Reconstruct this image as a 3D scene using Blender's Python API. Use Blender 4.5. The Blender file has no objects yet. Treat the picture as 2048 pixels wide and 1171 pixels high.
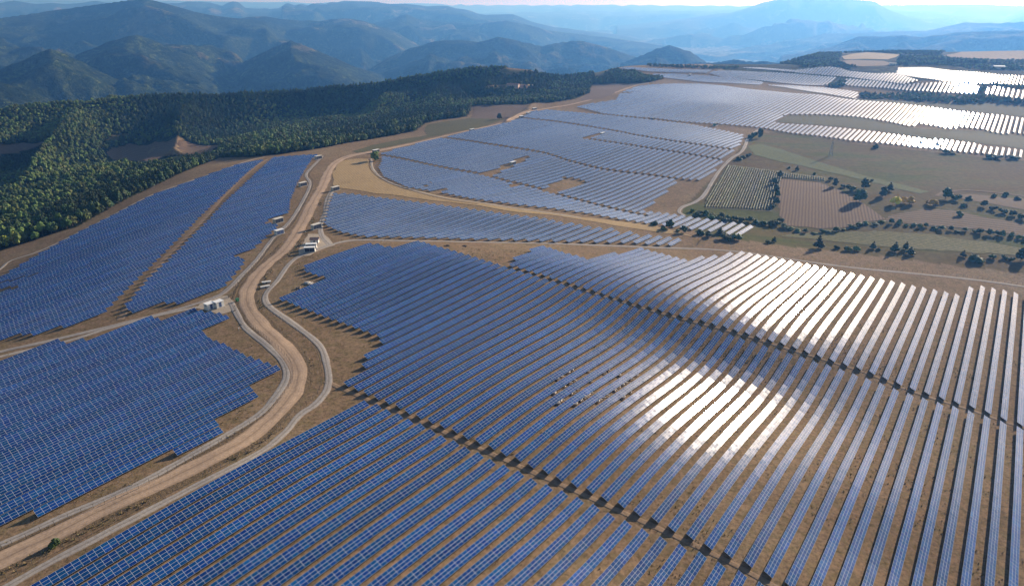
# Solar farm on a plateau at low morning sun, seen from the air.
import bpy, bmesh, math, random
import numpy as np
from mathutils import Vector, Matrix
R = math.radians
S = bpy.context.scene
COL = S.collection
rng = np.random.default_rng(7)
random.seed(7)

# ------------------------------------------------------------------ camera, sky, sun, exposure
H = 150.0                       # camera height over the plateau datum (m)
F = 1365.0                      # focal length in photo pixels (photo 2048 x 1171)
YH = 20.0                       # image row of the true horizon
PITCH = math.atan((585.5 - YH) / F)
SUN_AZ, SUN_EL = R(44.0), R(17.0)      # azimuth to the right of the view axis
ROW_AZ = math.atan((2090 - 1024) * math.cos(PITCH) / F)

cam = bpy.data.cameras.new('camera')
cam.sensor_width = 36.0
cam.lens = F / 2048 * 36.0
cam.clip_start = 1.0
cam.clip_end = 90000.0
camo = bpy.data.objects.new('camera', cam)
camo.location = (0, 0, H)
camo.rotation_euler = (math.pi / 2 - PITCH, 0, 0)
COL.objects.link(camo)
S.camera = camo

W = bpy.data.worlds.new('World')
S.world = W
W.use_nodes = True
wn = W.node_tree
wn.nodes.clear()
sky = wn.nodes.new('ShaderNodeTexSky')
sky.sky_type = 'NISHITA'
sky.sun_disc = False
sky.sun_elevation = SUN_EL
sky.sun_rotation = SUN_AZ
sky.altitude = 800
sky.air_density = 1.0
sky.dust_density = 1.6
sky.ozone_density = 1.5
bg = wn.nodes.new('ShaderNodeBackground')
bg.inputs['Strength'].default_value = 0.075
wo = wn.nodes.new('ShaderNodeOutputWorld')
wn.links.new(sky.outputs[0], bg.inputs[0])
wn.links.new(bg.outputs[0], wo.inputs[0])

sl = bpy.data.lights.new('sun', 'SUN')
sl.energy = 5.0
sl.angle = R(0.53)
sl.color = (1.0, 0.90, 0.76)
so = bpy.data.objects.new('sun', sl)
sv = Vector((math.sin(SUN_AZ) * math.cos(SUN_EL), math.cos(SUN_AZ) * math.cos(SUN_EL), math.sin(SUN_EL)))
so.rotation_euler = sv.to_track_quat('Z', 'Y').to_euler()
so.location = (300, 300, 600)
COL.objects.link(so)

S.view_settings.view_transform = 'Standard'
S.view_settings.look = 'None'
S.view_settings.gamma = 1.0
S.view_settings.exposure = 0.66
S.cycles.max_bounces = 6
S.cycles.diffuse_bounces = 2
S.cycles.glossy_bounces = 3
S.cycles.volume_bounces = 0
S.cycles.sample_clamp_indirect = 10

# ------------------------------------------------------------------ numeric helpers
CP, SP = math.cos(PITCH), math.sin(PITCH)
D2 = np.array([math.sin(ROW_AZ), math.cos(ROW_AZ)])      # along the panel rows
N2 = np.array([math.cos(ROW_AZ), -math.sin(ROW_AZ)])     # the way the panels face


def rays(px):
    px = np.asarray(px, float).reshape(-1, 2)
    X = (px[:, 0] - 1024) / F
    Y = (585.5 - px[:, 1]) / F
    return np.stack([X, CP + Y * SP, Y * CP - SP], 1)


def hashn(ix, iy, seed):
    h = (ix * 374761393 + iy * 668265263 + seed * 974634777) & 0xFFFFFFFF
    h = ((h ^ (h >> 13)) * 1274126177) & 0xFFFFFFFF
    return ((h ^ (h >> 16)) & 0xFFFF) / 65535.0


def vnoise(x, y, seed=0):
    xi = np.floor(x).astype(np.int64)
    yi = np.floor(y).astype(np.int64)
    fx = x - xi
    fy = y - yi
    fx = fx * fx * (3 - 2 * fx)
    fy = fy * fy * (3 - 2 * fy)
    a = hashn(xi, yi, seed)
    b = hashn(xi + 1, yi, seed)
    c = hashn(xi, yi + 1, seed)
    d = hashn(xi + 1, yi + 1, seed)
    return (a * (1 - fx) + b * fx) * (1 - fy) + (c * (1 - fx) + d * fx) * fy - 0.5


def fbm(x, y, seed=0, octv=4):
    r = 0
    amp = 1.0
    for o in range(octv):
        r = r + amp * vnoise(x * 2 ** o + 17.3 * o, y * 2 ** o - 9.1 * o, seed + o)
        amp *= 0.5
    return r


def sstep(a, b, x):
    t = np.clip((x - a) / (b - a), 0, 1)
    return t * t * (3 - 2 * t)


# ------------------------------------------------------------------ relief of the plateau: surveyed heights (photo x, photo y, z)
CTRL = [
 (566,601,9.6),(653,634,8.7),(750,668,8),(735,720,8),(729,778,7.2),(791,807,6),(856,835,5.2),(925,865,4.1),(1001,898,2.8),
 (1083,935,.6),(1172,973,-2),(1269,1017,-4.6),(1374,1065,-6.4),(1491,1118,-7.5),(1577,1160,-8.5),
 (865,491,11),(947,514,9.8),(1036,540,7.8),(1085,555,6.3),(1136,571,4.8),(1187,587,3.4),(1243,604,1.5),(1301,621,-.3),
 (1400,650,-4.5),(1494,678,-8.9),(1566,699,-12.7),(1641,723,-15.8),(1735,757,-19),(1833,796,-21.5),(1984,833,-24),(2048,852,-25),
 (1362,960,-6.5),(1436,875,-9.6),(1478,832,-13.3),(1521,789,-17),(1544,754,-16.5),(1624,960,-12),
 (100,1171,8.5),(500,1171,8),(900,1171,4.8),(1200,1171,-2.5),(1430,1171,-7.2),(300,1060,9),(600,950,8),(2040,1171,-19.5),(1800,1171,-15.5),
 (2035,1000,-21.5),(1850,980,-18),(1720,1000,-14),(1680,870,-17.5),(1880,895,-21.8),(2040,900,-25),(1780,930,-18),
 (0,1061,8),(0,900,7),(0,740,3),(250,850,8),(480,800,8.5),(560,740,9),(300,660,7),(130,720,5),(-150,900,6),(-150,760,1),
 (0,690,2),(0,600,-5),(0,545,-9),(150,560,0),(250,600,6),(450,575,9),(330,480,5),(150,470,-4),(300,392,1),(440,335,5),(450,420,8),
 (560,440,9.5),(590,370,9.5),(630,312,9),(540,320,7),(-120,620,-12),
 (496,600,9),(574,495,9.5),(625,406,10),(660,341,10),(620,500,10),(640,466,10),
 (667,387,10),(723,471,9),(841,404,8.5),(958,418,6),(819,474,7.5),(915,476,6),(1011,479,4),(1110,481,1),(1212,483,-3.5),(1317,488,-8.5),
 (1098,438,2),(1226,455,-3.5),(1368,478,-10),
 (752,483,9.5),(958,490,7.5),(1163,490,-1),(1350,498,-9),(1587,520,-16),(1800,548,-20),(2048,575,-23),(1700,600,-17),(1900,620,-22.5),
 (757,335,8),(803,318,8),(907,341,5.5),(961,349,4),(1128,393,-4),(1194,410,-7),(1264,426,-10),(887,276,8),(944,261,9),(1039,236,10),
 (1062,302,4),(1137,321,0),(1240,342,-5),(1356,358,-9),(1174,252,6),(1286,272,2),(1347,281,1),(1456,298,-2),
 (700,350,9.5),(950,405,5.5),(1150,430,-1.5),(1350,465,-9),(1440,330,-7),(1400,360,-9.5),(1488,474,-14),(1430,440,-12.5),
 (1152,214,10),(1256,178,16),(1349,167,18),(1493,177,16),(1640,189,14),(1796,206,11),(1968,227,8),(1239,231,8),(1349,243,4),(1452,249,1),
 (1550,250,-1),(1581,266,-5),(1700,281,-7),(1830,293,-9),(1967,307,-10),(2037,314,-11),(1640,251,-1),(1761,265,-3),(1898,281,-5),
 (2013,296,-7),(1567,231,2),(1700,229,2.5),(1823,253,-1),(1903,257,-2),(2037,267,-3),(1450,210,11),
 (1550,320,-9),(1750,330,-11),(1950,350,-13),(1480,400,-12.5),(1650,400,-14),(1850,420,-15.5),(2048,400,-15),(1560,450,-17),(1750,460,-18),
 (1950,470,-19),(1600,500,-18),(1850,510,-20.5),(2048,520,-21.5),
 (1256,134,34),(1350,140,32),(1350,150,26),(1301,150,26),(1463,166,18),(1434,141,32),(1562,147,30),(1673,155,27),(1606,169,18),
 (1700,196,11),(1700,180,15),(1588,138,36),(1658,134,41),(1699,143,35),(1797,136,40),(1905,141,39.5),(2048,152,37.5),(1850,164,31.5),
 (2014,169,31),(1756,148,34),(1800,180,19),(1955,186,22),(2045,197,20),(1984,171,29.5),(1850,205,11),(2000,215,12),
 (1635,101,38),(1703,99,42),(1792,96,46),(1912,101,45),(2048,89,62),(1734,112,42),(1950,115,45),(1850,125,45),(1550,128,30),
 (1000,215,8),(944,212,7),(1019,232,9),(1210,180,15),(1258,171,17),(880,255,5),(855,270,6),(992,236,8),(701,304,9),(790,275,4),
 (850,245,2),(930,225,3),(1020,170,2),(1100,160,10),(1170,170,12),(1030,140,22),(1110,133,30),(1240,140,31),(1280,158,24),
 (0,480,-18),(100,430,-20),(0,400,-45),(200,370,-28),(0,330,-62),(150,300,-58),(330,300,-52),(420,300,-38),(500,300,-15),(600,297,2),
 (560,270,-25),(700,260,-15),(300,345,-25),(430,320,-10),
 (200,262,-74),(400,255,-70),(560,240,-58),(700,230,-40),(820,215,-24),(900,190,-10),(0,290,-72),(-150,300,-76),
 (1010,131,30),(1200,131,35),
]
PLAN = [(-54.1,264.2,7.1),(-31.9,295,6.4),(-.9,338,5.4),(-27.2,246.2,5.7),(-5,277,4.1),(8.5,295.6,2.7),(26,320,1.1),(41.3,341,1.4),(.7,229.4,3.2),
 (22.9,260.2,.6),(36.4,278.9,-1.7),(53.9,303.2,-4.3),(69.1,324.3,-3.8),(29.2,213.5,-.5),(51.4,244.3,-3.9),(64.8,263,-6.9),(82.4,287.3,-10.3),(97.6,308.4,-9.7),
 (0,60,8),(-120,60,9),(150,60,-12),(-400,150,5),(400,150,-30),(-800,500,-45),(900,500,-25),(1800,900,10),(2400,1400,30)]
_c = np.array(CTRL, float)
_r = rays(_c[:, :2])
_t = (_c[:, 2] - H) / _r[:, 2]
_xy = np.concatenate([_r[:, :2] * _t[:, None], np.array(PLAN)[:, :2]])
_z = np.concatenate([_c[:, 2], np.array(PLAN)[:, 2]])
RK = 30.0
_A = np.sqrt(((_xy[:, None] - _xy[None]) ** 2).sum(-1) + RK * RK)
_P = np.concatenate([np.ones((len(_xy), 1)), _xy / 1000], 1)
_n = len(_xy)
_dist = np.hypot(_xy[:, 0], _xy[:, 1])
_M = np.zeros((_n + 3, _n + 3))
_M[:_n, :_n] = _A - np.diag(0.8 + _dist * 0.0014)
_M[:_n, _n:] = _P
_M[_n:, :_n] = _P.T
_w = np.linalg.solve(_M, np.concatenate([_z, np.zeros(3)]))

# small swells of the ground along the rows: (photo x, photo y, height, length along row, width across)
SWELL = []
_sw = []


def z_rbf(x, y):
    x = np.asarray(x, float)
    y = np.asarray(y, float)
    out = np.empty(x.size)
    xf, yf = x.ravel(), y.ravel()
    for i in range(0, xf.size, 40000):
        a, b = xf[i:i + 40000], yf[i:i + 40000]
        K = np.sqrt((a[:, None] - _xy[None, :, 0]) ** 2 + (b[:, None] - _xy[None, :, 1]) ** 2 + RK * RK)
        out[i:i + 40000] = K @ _w[:_n] + _w[_n] + a / 1000 * _w[_n + 1] + b / 1000 * _w[_n + 2]
    for (sx, sy, hh, la, wa) in _sw:
        dx, dy = xf - sx, yf - sy
        s = dx * D2[0] + dy * D2[1]
        c = dx * N2[0] + dy * N2[1]
        out += hh * np.exp(-(s / la) ** 2 - (c / wa) ** 2)
    return out.reshape(x.shape)


# the far ranges: each a crest traced by bearing, standing at its own distance (m), with front width
def crest(pts):
    r = rays(pts)
    return np.arctan2(r[:, 0], r[:, 1]), r[:, 2] / np.hypot(r[:, 0], r[:, 1])


RIDGES = [  # distance, width, seed, skyline
 (2700, 750, 1, [(-260,150),(-120,152),(0,163),(60,180),(113,205),(170,240)]),
 (3300, 800, 2, [(-200,150),(0,137),(50,118),(99,94),(130,104),(164,123),(220,152),(290,182)]),
 (4300, 1000, 3, [(60,160),(110,132),(154,109),(219,82),(273,68),(320,86),(376,109),(444,143),(547,176),(600,190)]),
 (4200, 850, 4, [(420,165),(458,138),(520,106),(581,80),(620,95),(700,128),(760,152),(820,180)]),
 (6600, 1900, 5, [(-250,60),(-100,42),(0,36),(113,20),(205,7),(287,-4),(342,10),(424,31),(500,38),(530,42),(560,70),(640,100)]),
 (7200, 1600, 6, [(400,50),(495,34),(533,33),(581,40),(640,41),(690,36),(730,42),(787,62),(835,88),(880,110)]),
 (5300, 1000, 7, [(720,150),(770,118),(820,96),(869,82),(923,79),(955,84),(995,73),(1040,82),(1084,92),(1120,84),(1156,80),(1195,89),(1231,99),(1282,118),(1330,140)]),
 (8600, 1500, 8, [(690,70),(742,48),(780,38),(814,27),(835,38),(889,44),(950,48),(1009,41),(1060,50),(1094,60),(1156,68),(1240,78),(1327,92),(1370,110)]),
 (11500, 2500, 9, [(560,12),(650,5),(700,2),(752,3),(811,6),(855,13),(896,10),(930,18),(958,27),(1026,29),(1094,51),(1200,66),(1300,82)]),
 (14000, 2600, 10, [(-200,-2),(0,2),(200,2),(330,2),(376,1),(400,4),(420,2),(444,7),(454,3),(464,1),(476,4),(490,15),(540,17),(560,10),(575,6),(610,8),(650,5),(690,0),(760,4)]),
 (17000, 3200, 11, [(1230,52),(1290,46),(1348,38),(1399,32),(1464,24),(1529,2),(1580,-6),(1650,-10),(1751,0),(1789,24),(1860,44),(1950,60)]),
 (22000, 4000, 12, [(900,26),(1050,24),(1200,22),(1400,20),(1700,15),(1850,22),(1950,30),(2011,36),(2048,18),(2130,5),(2250,0)]),
 (6800, 1300, 13, [(1560,115),(1662,94),(1717,72),(1760,73),(1806,70),(1840,74),(1912,65),(1980,62),(2048,60),(2150,55),(2300,55)]),
 (9800, 1700, 14, [(1500,98),(1587,82),(1649,67),(1700,66),(1775,63),(1854,61),(1929,44),(1990,46),(2048,43),(2150,40),(2300,44)]),
 (4600, 800, 15, [(1240,126),(1286,109),(1315,96),(1340,90),(1360,96),(1382,103),(1416,126),(1440,140)]),
 (3600, 620, 16, [(1300,146),(1355,132),(1375,127),(1392,123),(1425,125),(1468,118),(1500,122),(1536,121),(1590,134),(1640,150)]),
 (28000, 5000, 17, [(-250,-6),(0,-6),(300,-2),(600,4),(800,6),(1000,10),(1200,9),(1500,11),(1800,8),(2300,9)]),
]
_rd = []
for (d0, w0, sd, pts) in RIDGES:
    _rd.append((d0, w0, sd) + crest(pts))
FLOOR = -400.0
_eb, _ = crest([(-700, 200), (-150, 225), (0, 218), (330, 183), (640, 170), (900, 137), (1200, 130), (1256, 133), (1430, 139), (1540, 135), (1580, 120), (1640, 101), (1800, 96), (2048, 89), (2600, 80)])
_er = np.array([1500, 1500, 1520, 1570, 1560, 1500, 1490, 1560, 1660, 1730, 1860, 2150, 2250, 2250, 2250.])


def z_far(x, y):
    r = np.hypot(x, y)
    az = np.arctan2(x, y)
    z = FLOOR + 45 * fbm(x / 2500, y / 2500, 40, 3)
    hill = (.5 - np.abs(vnoise(x / 900, y / 900, 41))) * 2 * (.5 + vnoise(x / 2600, y / 2600, 42)) + .35 * (.5 - np.abs(vnoise(x / 420, y / 420, 43)))
    z = z + 150 * np.clip(hill - .35, 0, 2) * sstep(7500, 4500, r)
    for (d0, w0, sd, ca, ce) in _rd:
        dc = d0 * (1 + 0.10 * vnoise(az * 9.0, az * 0 + sd, sd))
        span = (az > ca[0]) & (az < ca[-1])
        zc = H + dc * np.interp(az, ca, ce)
        ends = sstep(0, 0.25, (az - ca[0]) / (ca[-1] - ca[0])) * sstep(0, 0.25, (ca[-1] - az) / (ca[-1] - ca[0]))
        zc = np.where(span, zc, FLOOR)
        L = w0 * 0.62
        n1 = vnoise(x / L, y / L, sd + 50)
        n2 = vnoise(x / L * 2.1 + 5, y / L * 2.1, sd + 60)
        n3 = vnoise(x / L * 4.3, y / L * 4.3 + 3, sd + 70)
        spur = (1 - 2.2 * np.abs(n1)) * .60 + (1 - 2.2 * np.abs(n2)) * .28 + (1 - 2.2 * np.abs(n3)) * .13
        t = np.abs(r - dc) / w0
        g = 1 - t * np.maximum(.35, 1.34 - 2.4 * (spur - .35) * np.minimum(1, t * 4))
        g = np.clip(g, 0, 1) ** 1.1
        hgt = (zc - FLOOR) * g
        e = np.clip(4 * g * (1 - g), 0, 1)
        rf = (.5 - np.abs(vnoise(x / (w0 * .2), y / (w0 * .2), sd + 20))) + .5 * (.5 - np.abs(vnoise(x / (w0 * .09), y / (w0 * .09), sd + 21))) + .22 * (.5 - np.abs(vnoise(x / (w0 * .04), y / (w0 * .04), sd + 22)))
        hgt = hgt + e * (0.33 * (zc - FLOOR)) * (rf - .45)
        z = np.maximum(z, FLOOR + np.where(span, hgt, 0))
    return z


_ra, _re = crest([(-420,236),(-200,231),(0,223),(60,215),(100,211),(200,202),(260,196),(330,191),(420,191),(500,187),(560,185),(640,177),(700,173),(760,166),(830,154),(900,143),(960,137),(1010,135),(1060,140),(1120,160)])


def wooded_ridge(x, y):
    """the forested ridge left of the plateau: a crest with spurs running down towards the farm"""
    r = np.hypot(x, y)
    az = np.arctan2(x, y)
    dc = 1430 + 60 * vnoise(az * 7, az * 0 + 3.3, 201)
    zc = H + dc * np.interp(az, _ra, _re)
    base = -92.0
    front = dc - r
    sp = 1 - 2 * np.abs(vnoise(az * 1430 / 170 + front / 700, front / 900, 202)) * 1.6
    sp2 = 1 - 2 * np.abs(vnoise(az * 1430 / 75 + front / 300, front / 260, 203)) * 1.6
    w = np.where(front > 0, 300, 380)
    t = np.abs(front) / w
    g = np.clip(1 - t * (1.25 - 1.0 * (sp - .2) * np.minimum(1, t * 3) - .3 * (sp2 - .2) * np.minimum(1, t * 3)), 0, 1)
    z = base + (zc - base) * g
    return np.where((az > _ra[0]) & (az < _ra[-1]), z, -300.0)


def ground(x, y):
    x = np.asarray(x, float)
    y = np.asarray(y, float)
    r = np.hypot(x, y)
    az = np.arctan2(x, y)
    rb = np.interp(az, _eb, _er)
    zn = np.where(r < rb + 900, 0, 0.0)
    m = r < rb + 900
    if m.any():
        xx = x * np.minimum(1, (rb + 60) / np.maximum(r, 1))
        yy = y * np.minimum(1, (rb + 60) / np.maximum(r, 1))
        zn = zn.astype(float)
        zn[m] = z_rbf(xx[m], yy[m])
        # wooded slopes are rougher than the graded plateau
        rough = sstep(-16, -34, zn[m])
        zn[m] += rough * 17 * fbm(xx[m] / 200, yy[m] / 200, 90, 3)
        wr = wooded_ridge(x[m], y[m])
        kk = 10.0
        zn[m] = np.where(wr > -290, kk * np.logaddexp(zn[m] / kk, wr / kk), zn[m])
    k = sstep(0, 1, (r - rb - 40) / 750)
    mf = k > 0
    z = zn.astype(float)
    if mf.any():
        zf = z_far(x[mf], y[mf])
        z[mf] = zn[mf] * (1 - k[mf]) + zf * k[mf]
    return z


def g1(x, y):
    return float(ground(np.array([float(x)]), np.array([float(y)]))[0])


def hit(px, lift=0.0, tmax=2400):
    """where the sight lines through these photo points meet the ground (plus lift)"""
    r = rays(px)
    n = len(r)
    ts = np.exp(np.linspace(math.log(60), math.log(tmax), 150))
    lo = np.full(n, ts[0])
    hi = np.full(n, np.nan)
    P = r[:, None, :2] * ts[None, :, None]
    zg = ground(P[..., 0].ravel(), P[..., 1].ravel()).reshape(n, -1) + lift
    below = (H + r[:, 2:3] * ts[None]) < zg
    idx = np.argmax(below, 1)
    none = ~below.any(1)
    idx[none] = len(ts) - 1
    hi = ts[idx]
    lo = ts[np.maximum(idx - 1, 0)]
    for _ in range(22):
        m = (lo + hi) / 2
        b = (H + r[:, 2] * m) < ground(r[:, 0] * m, r[:, 1] * m) + lift
        hi = np.where(b, m, hi)
        lo = np.where(b, lo, m)
    return r[:, :2] * hi[:, None]


_sw[:] = []
for (sx, sy, hh, la, wa) in SWELL:
    q = hit([(sx, sy)])[0]
    _sw.append((q[0], q[1], hh, la, wa))

# ------------------------------------------------------------------ materials
def new_mat(name):
    m = bpy.data.materials.new(name)
    m.use_nodes = True
    nt = m.node_tree
    return m, nt, nt.nodes['Principled BSDF']


def nd(nt, kind, **kw):
    n = nt.nodes.new(kind)
    for k, v in kw.items():
        setattr(n, k, v)
    return n


def pos_scaled(nt, sc):
    g = nd(nt, 'ShaderNodeNewGeometry')
    mp = nd(nt, 'ShaderNodeMapping')
    mp.inputs['Scale'].default_value = (sc if isinstance(sc, tuple) else (sc, sc, sc))
    nt.links.new(g.outputs['Position'], mp.inputs['Vector'])
    return mp.outputs[0]


def noise(nt, sc, detail=4, rough=0.6, vec=None):
    n = nd(nt, 'ShaderNodeTexNoise')
    n.inputs['Scale'].default_value = 1.0
    n.inputs['Detail'].default_value = detail
    n.inputs['Roughness'].default_value = rough
    nt.links.new(vec if vec else pos_scaled(nt, sc), n.inputs['Vector'])
    return n.outputs['Fac']


def ramp(nt, fac, stops):
    r = nd(nt, 'ShaderNodeValToRGB')
    e = r.color_ramp.elements
    while len(e) < len(stops):
        e.new(0.5)
    for i, (p, c) in enumerate(stops):
        e[i].position = p
        e[i].color = (*c, 1)
    nt.links.new(fac, r.inputs[0])
    return r.outputs[0]


def mix(nt, fac, a, b, mode='MIX'):
    m = nd(nt, 'ShaderNodeMix', data_type='RGBA', blend_type=mode)
    for sock, v in ((m.inputs[0], fac), (m.inputs[6], a), (m.inputs[7], b)):
        if isinstance(v, bpy.types.NodeSocket):
            nt.links.new(v, sock)
        elif isinstance(v, (tuple, list)):
            sock.default_value = (*v, 1)
        else:
            sock.default_value = v
    return m.outputs[2]


def math_(nt, op, a, b=0.0):
    m = nd(nt, 'ShaderNodeMath', operation=op)
    for s, v in ((m.inputs[0], a), (m.inputs[1], b)):
        if isinstance(v, bpy.types.NodeSocket):
            nt.links.new(v, s)
        else:
            s.default_value = v
    return m.outputs[0]


def bump(nt, bs, h, strength, dist):
    b = nd(nt, 'ShaderNodeBump')
    b.inputs['Strength'].default_value = strength
    b.inputs['Distance'].default_value = dist
    nt.links.new(h, b.inputs['Height'])
    nt.links.new(b.outputs[0], bs.inputs['Normal'])


def soil_mat(name, stops_big, stops_fine, fine=1.2, big=0.03, rough=0.95, bstr=0.6, bdist=0.25, streak=None):
    m, nt, bs = new_mat(name)
    a = ramp(nt, noise(nt, big, 5), stops_big)
    fn = noise(nt, fine, 6, 0.7)
    b = ramp(nt, fn, stops_fine)
    c = mix(nt, 0.55, a, b)
    if streak:
        s = noise(nt, streak, 3)
        c = mix(nt, 0.6, c, ramp(nt, s, [(0.35, (.55, .55, .55)), (0.65, (1.25, 1.25, 1.25))]), 'MULTIPLY')
    nt.links.new(c, bs.inputs['Base Color'])
    bs.inputs['Roughness'].default_value = rough
    bs.inputs['Specular IOR Level'].default_value = 0.1
    bump(nt, bs, fn, bstr, bdist)
    return m


def plain(name, col, rough=0.6, metal=0.0, var=0.12, sc=0.8):
    m, nt, bs = new_mat(name)
    f = noise(nt, sc, 4)
    lo = tuple(c * (1 - var) for c in col)
    hi = tuple(min(1, c * (1 + var)) for c in col)
    nt.links.new(ramp(nt, f, [(0.3, lo), (0.7, hi)]), bs.inputs['Base Color'])
    bs.inputs['Roughness'].default_value = rough
    bs.inputs['Metallic'].default_value = metal
    return m


def rotpos(ang, sx, sy):
    """world position turned by ang and scaled, as a helper for streaks along a field"""
    def f(nt):
        g = nd(nt, 'ShaderNodeNewGeometry')
        mp = nd(nt, 'ShaderNodeMapping')
        mp.vector_type = 'TEXTURE'
        mp.inputs['Rotation'].default_value = (0, 0, ang)
        mp.inputs['Scale'].default_value = (1 / sx, 1 / sy, 1)
        nt.links.new(g.outputs['Position'], mp.inputs['Vector'])
        return mp.outputs[0]
    return f


def terrain_mat():
    m, nt, bs = new_mat('terrain')
    at = nd(nt, 'ShaderNodeAttribute', attribute_name='zone')
    sep = nd(nt, 'ShaderNodeSeparateColor')
    nt.links.new(at.outputs['Color'], sep.inputs[0])
    # dry plateau soil with sparse grass
    n1 = noise(nt, 0.018, 5)
    n2 = noise(nt, 0.22, 6, 0.75)
    n3 = noise(nt, 0.75, 5, 0.8)
    dry = ramp(nt, n1, [(0.34, (.205, .130, .083)), (0.5, (.25, .168, .108)), (0.64, (.305, .222, .142))])
    tuft = ramp(nt, n2, [(0.36, (.27, .182, .118)), (0.50, (.20, .145, .085)), (0.60, (.13, .115, .05)), (0.72, (.085, .07, .04))])
    dry = mix(nt, 0.55, dry, tuft)
    dry = mix(nt, 0.85, dry, ramp(nt, n3, [(0.34, (.35, .33, .30)), (0.52, (1.0, 1.0, 1.0)), (0.70, (1.45, 1.42, 1.35))]), 'MULTIPLY')
    # brown meadow of the shallow valley on the right
    md = ramp(nt, noise(nt, (0.006, 0.02, 0.01), 5), [(0.35, (.115, .078, .034)), (0.5, (.12, .095, .038)), (0.62, (.085, .095, .026))])
    md = mix(nt, 0.6, md, ramp(nt, n2, [(0.38, (.6, .6, .58)), (0.62, (1.2, 1.2, 1.15))]), 'MULTIPLY')
    c = mix(nt, sep.outputs[1], dry, md)
    # forest floor and far wooded hills
    f1 = noise(nt, 0.0016, 6, 0.65)
    f2 = noise(nt, 0.05, 5, 0.8)
    wood = ramp(nt, f2, [(0.36, (.004, .010, .006)), (0.5, (.018, .032, .014)), (0.62, (.06, .08, .032))])
    open_ = ramp(nt, f2, [(0.3, (.08, .085, .045)), (0.7, (.15, .13, .075))])
    far = mix(nt, ramp(nt, f1, [(0.575, (0, 0, 0)), (0.60, (1, 1, 1))]), wood, open_)
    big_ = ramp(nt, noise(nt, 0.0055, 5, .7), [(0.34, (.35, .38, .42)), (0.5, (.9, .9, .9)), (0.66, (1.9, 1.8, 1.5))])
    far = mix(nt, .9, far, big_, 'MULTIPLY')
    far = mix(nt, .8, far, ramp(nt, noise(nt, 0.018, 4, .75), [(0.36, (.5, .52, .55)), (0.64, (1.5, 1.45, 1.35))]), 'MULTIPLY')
    # flat valley floors carry a patchwork of fields
    vo = nd(nt, 'ShaderNodeTexVoronoi')
    nt.links.new(pos_scaled(nt, (0.0035, 0.005, 0.0)), vo.inputs['Vector'])
    vs = nd(nt, 'ShaderNodeSeparateColor')
    nt.links.new(vo.outputs['Color'], vs.inputs[0])
    patch = ramp(nt, vs.outputs[0], [(0.2, (.05, .07, .03)), (0.45, (.20, .17, .09)), (0.6, (.10, .13, .05)), (0.85, (.30, .25, .15))])
    far = mix(nt, sep.outputs[2], far, patch)
    c = mix(nt, sep.outputs[0], c, far)
    nt.links.new(c, bs.inputs['Base Color'])
    bs.inputs['Roughness'].default_value = 1.0
    bs.inputs['Specular IOR Level'].default_value = 0.05
    b1 = nd(nt, 'ShaderNodeBump')
    b1.inputs['Strength'].default_value = 0.5
    b1.inputs['Distance'].default_value = 0.25
    nt.links.new(n3, b1.inputs['Height'])
    b2 = nd(nt, 'ShaderNodeBump')
    b2.inputs['Distance'].default_value = 24.0
    nt.links.new(sep.outputs[0], b2.inputs['Strength'])
    nt.links.new(f2, b2.inputs['Height'])
    nt.links.new(b1.outputs[0], b2.inputs['Normal'])
    nt.links.new(b2.outputs[0], bs.inputs['Normal'])
    return m


# ------------------------------------------------------------------ object helpers
def link(o, parent=None):
    COL.objects.link(o)
    if parent is not None:
        o.parent = parent
    return o


def tag(o, label=None, cat=None, group=None, kind=None):
    if label:
        o['label'] = label
    if cat:
        o['category'] = cat
    if group:
        o['group'] = group
    if kind:
        o['kind'] = kind
    return o


def empty(name, loc, rz=0.0):
    o = bpy.data.objects.new(name, None)
    o.empty_display_size = 0.5
    o.location = loc
    o.rotation_euler = (0, 0, rz)
    return link(o)


def mesh_np(name, V, Fc, mats, parent=None, uv=None, smooth=False, midx=None):
    me = bpy.data.meshes.new(name)
    V = np.asarray(V, np.float32)
    Fc = np.asarray(Fc, np.int32)
    k = Fc.shape[1]
    me.vertices.add(len(V))
    me.vertices.foreach_set('co', V.ravel())
    me.loops.add(Fc.size)
    me.loops.foreach_set('vertex_index', Fc.ravel())
    me.polygons.add(len(Fc))
    me.polygons.foreach_set('loop_start', np.arange(0, Fc.size, k, dtype=np.int32))
    me.polygons.foreach_set('use_smooth', np.full(len(Fc), bool(smooth)))
    for mm in (mats if isinstance(mats, (list, tuple)) else [mats]):
        me.materials.append(mm)
    if midx is not None:
        me.polygons.foreach_set('material_index', np.asarray(midx, np.int32))
    if uv is not None:
        l = me.uv_layers.new(name='UVMap')
        l.data.foreach_set('uv', np.asarray(uv, np.float32).ravel())
    me.update(calc_edges=True)
    o = bpy.data.objects.new(name, me)
    return link(o, parent)


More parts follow.
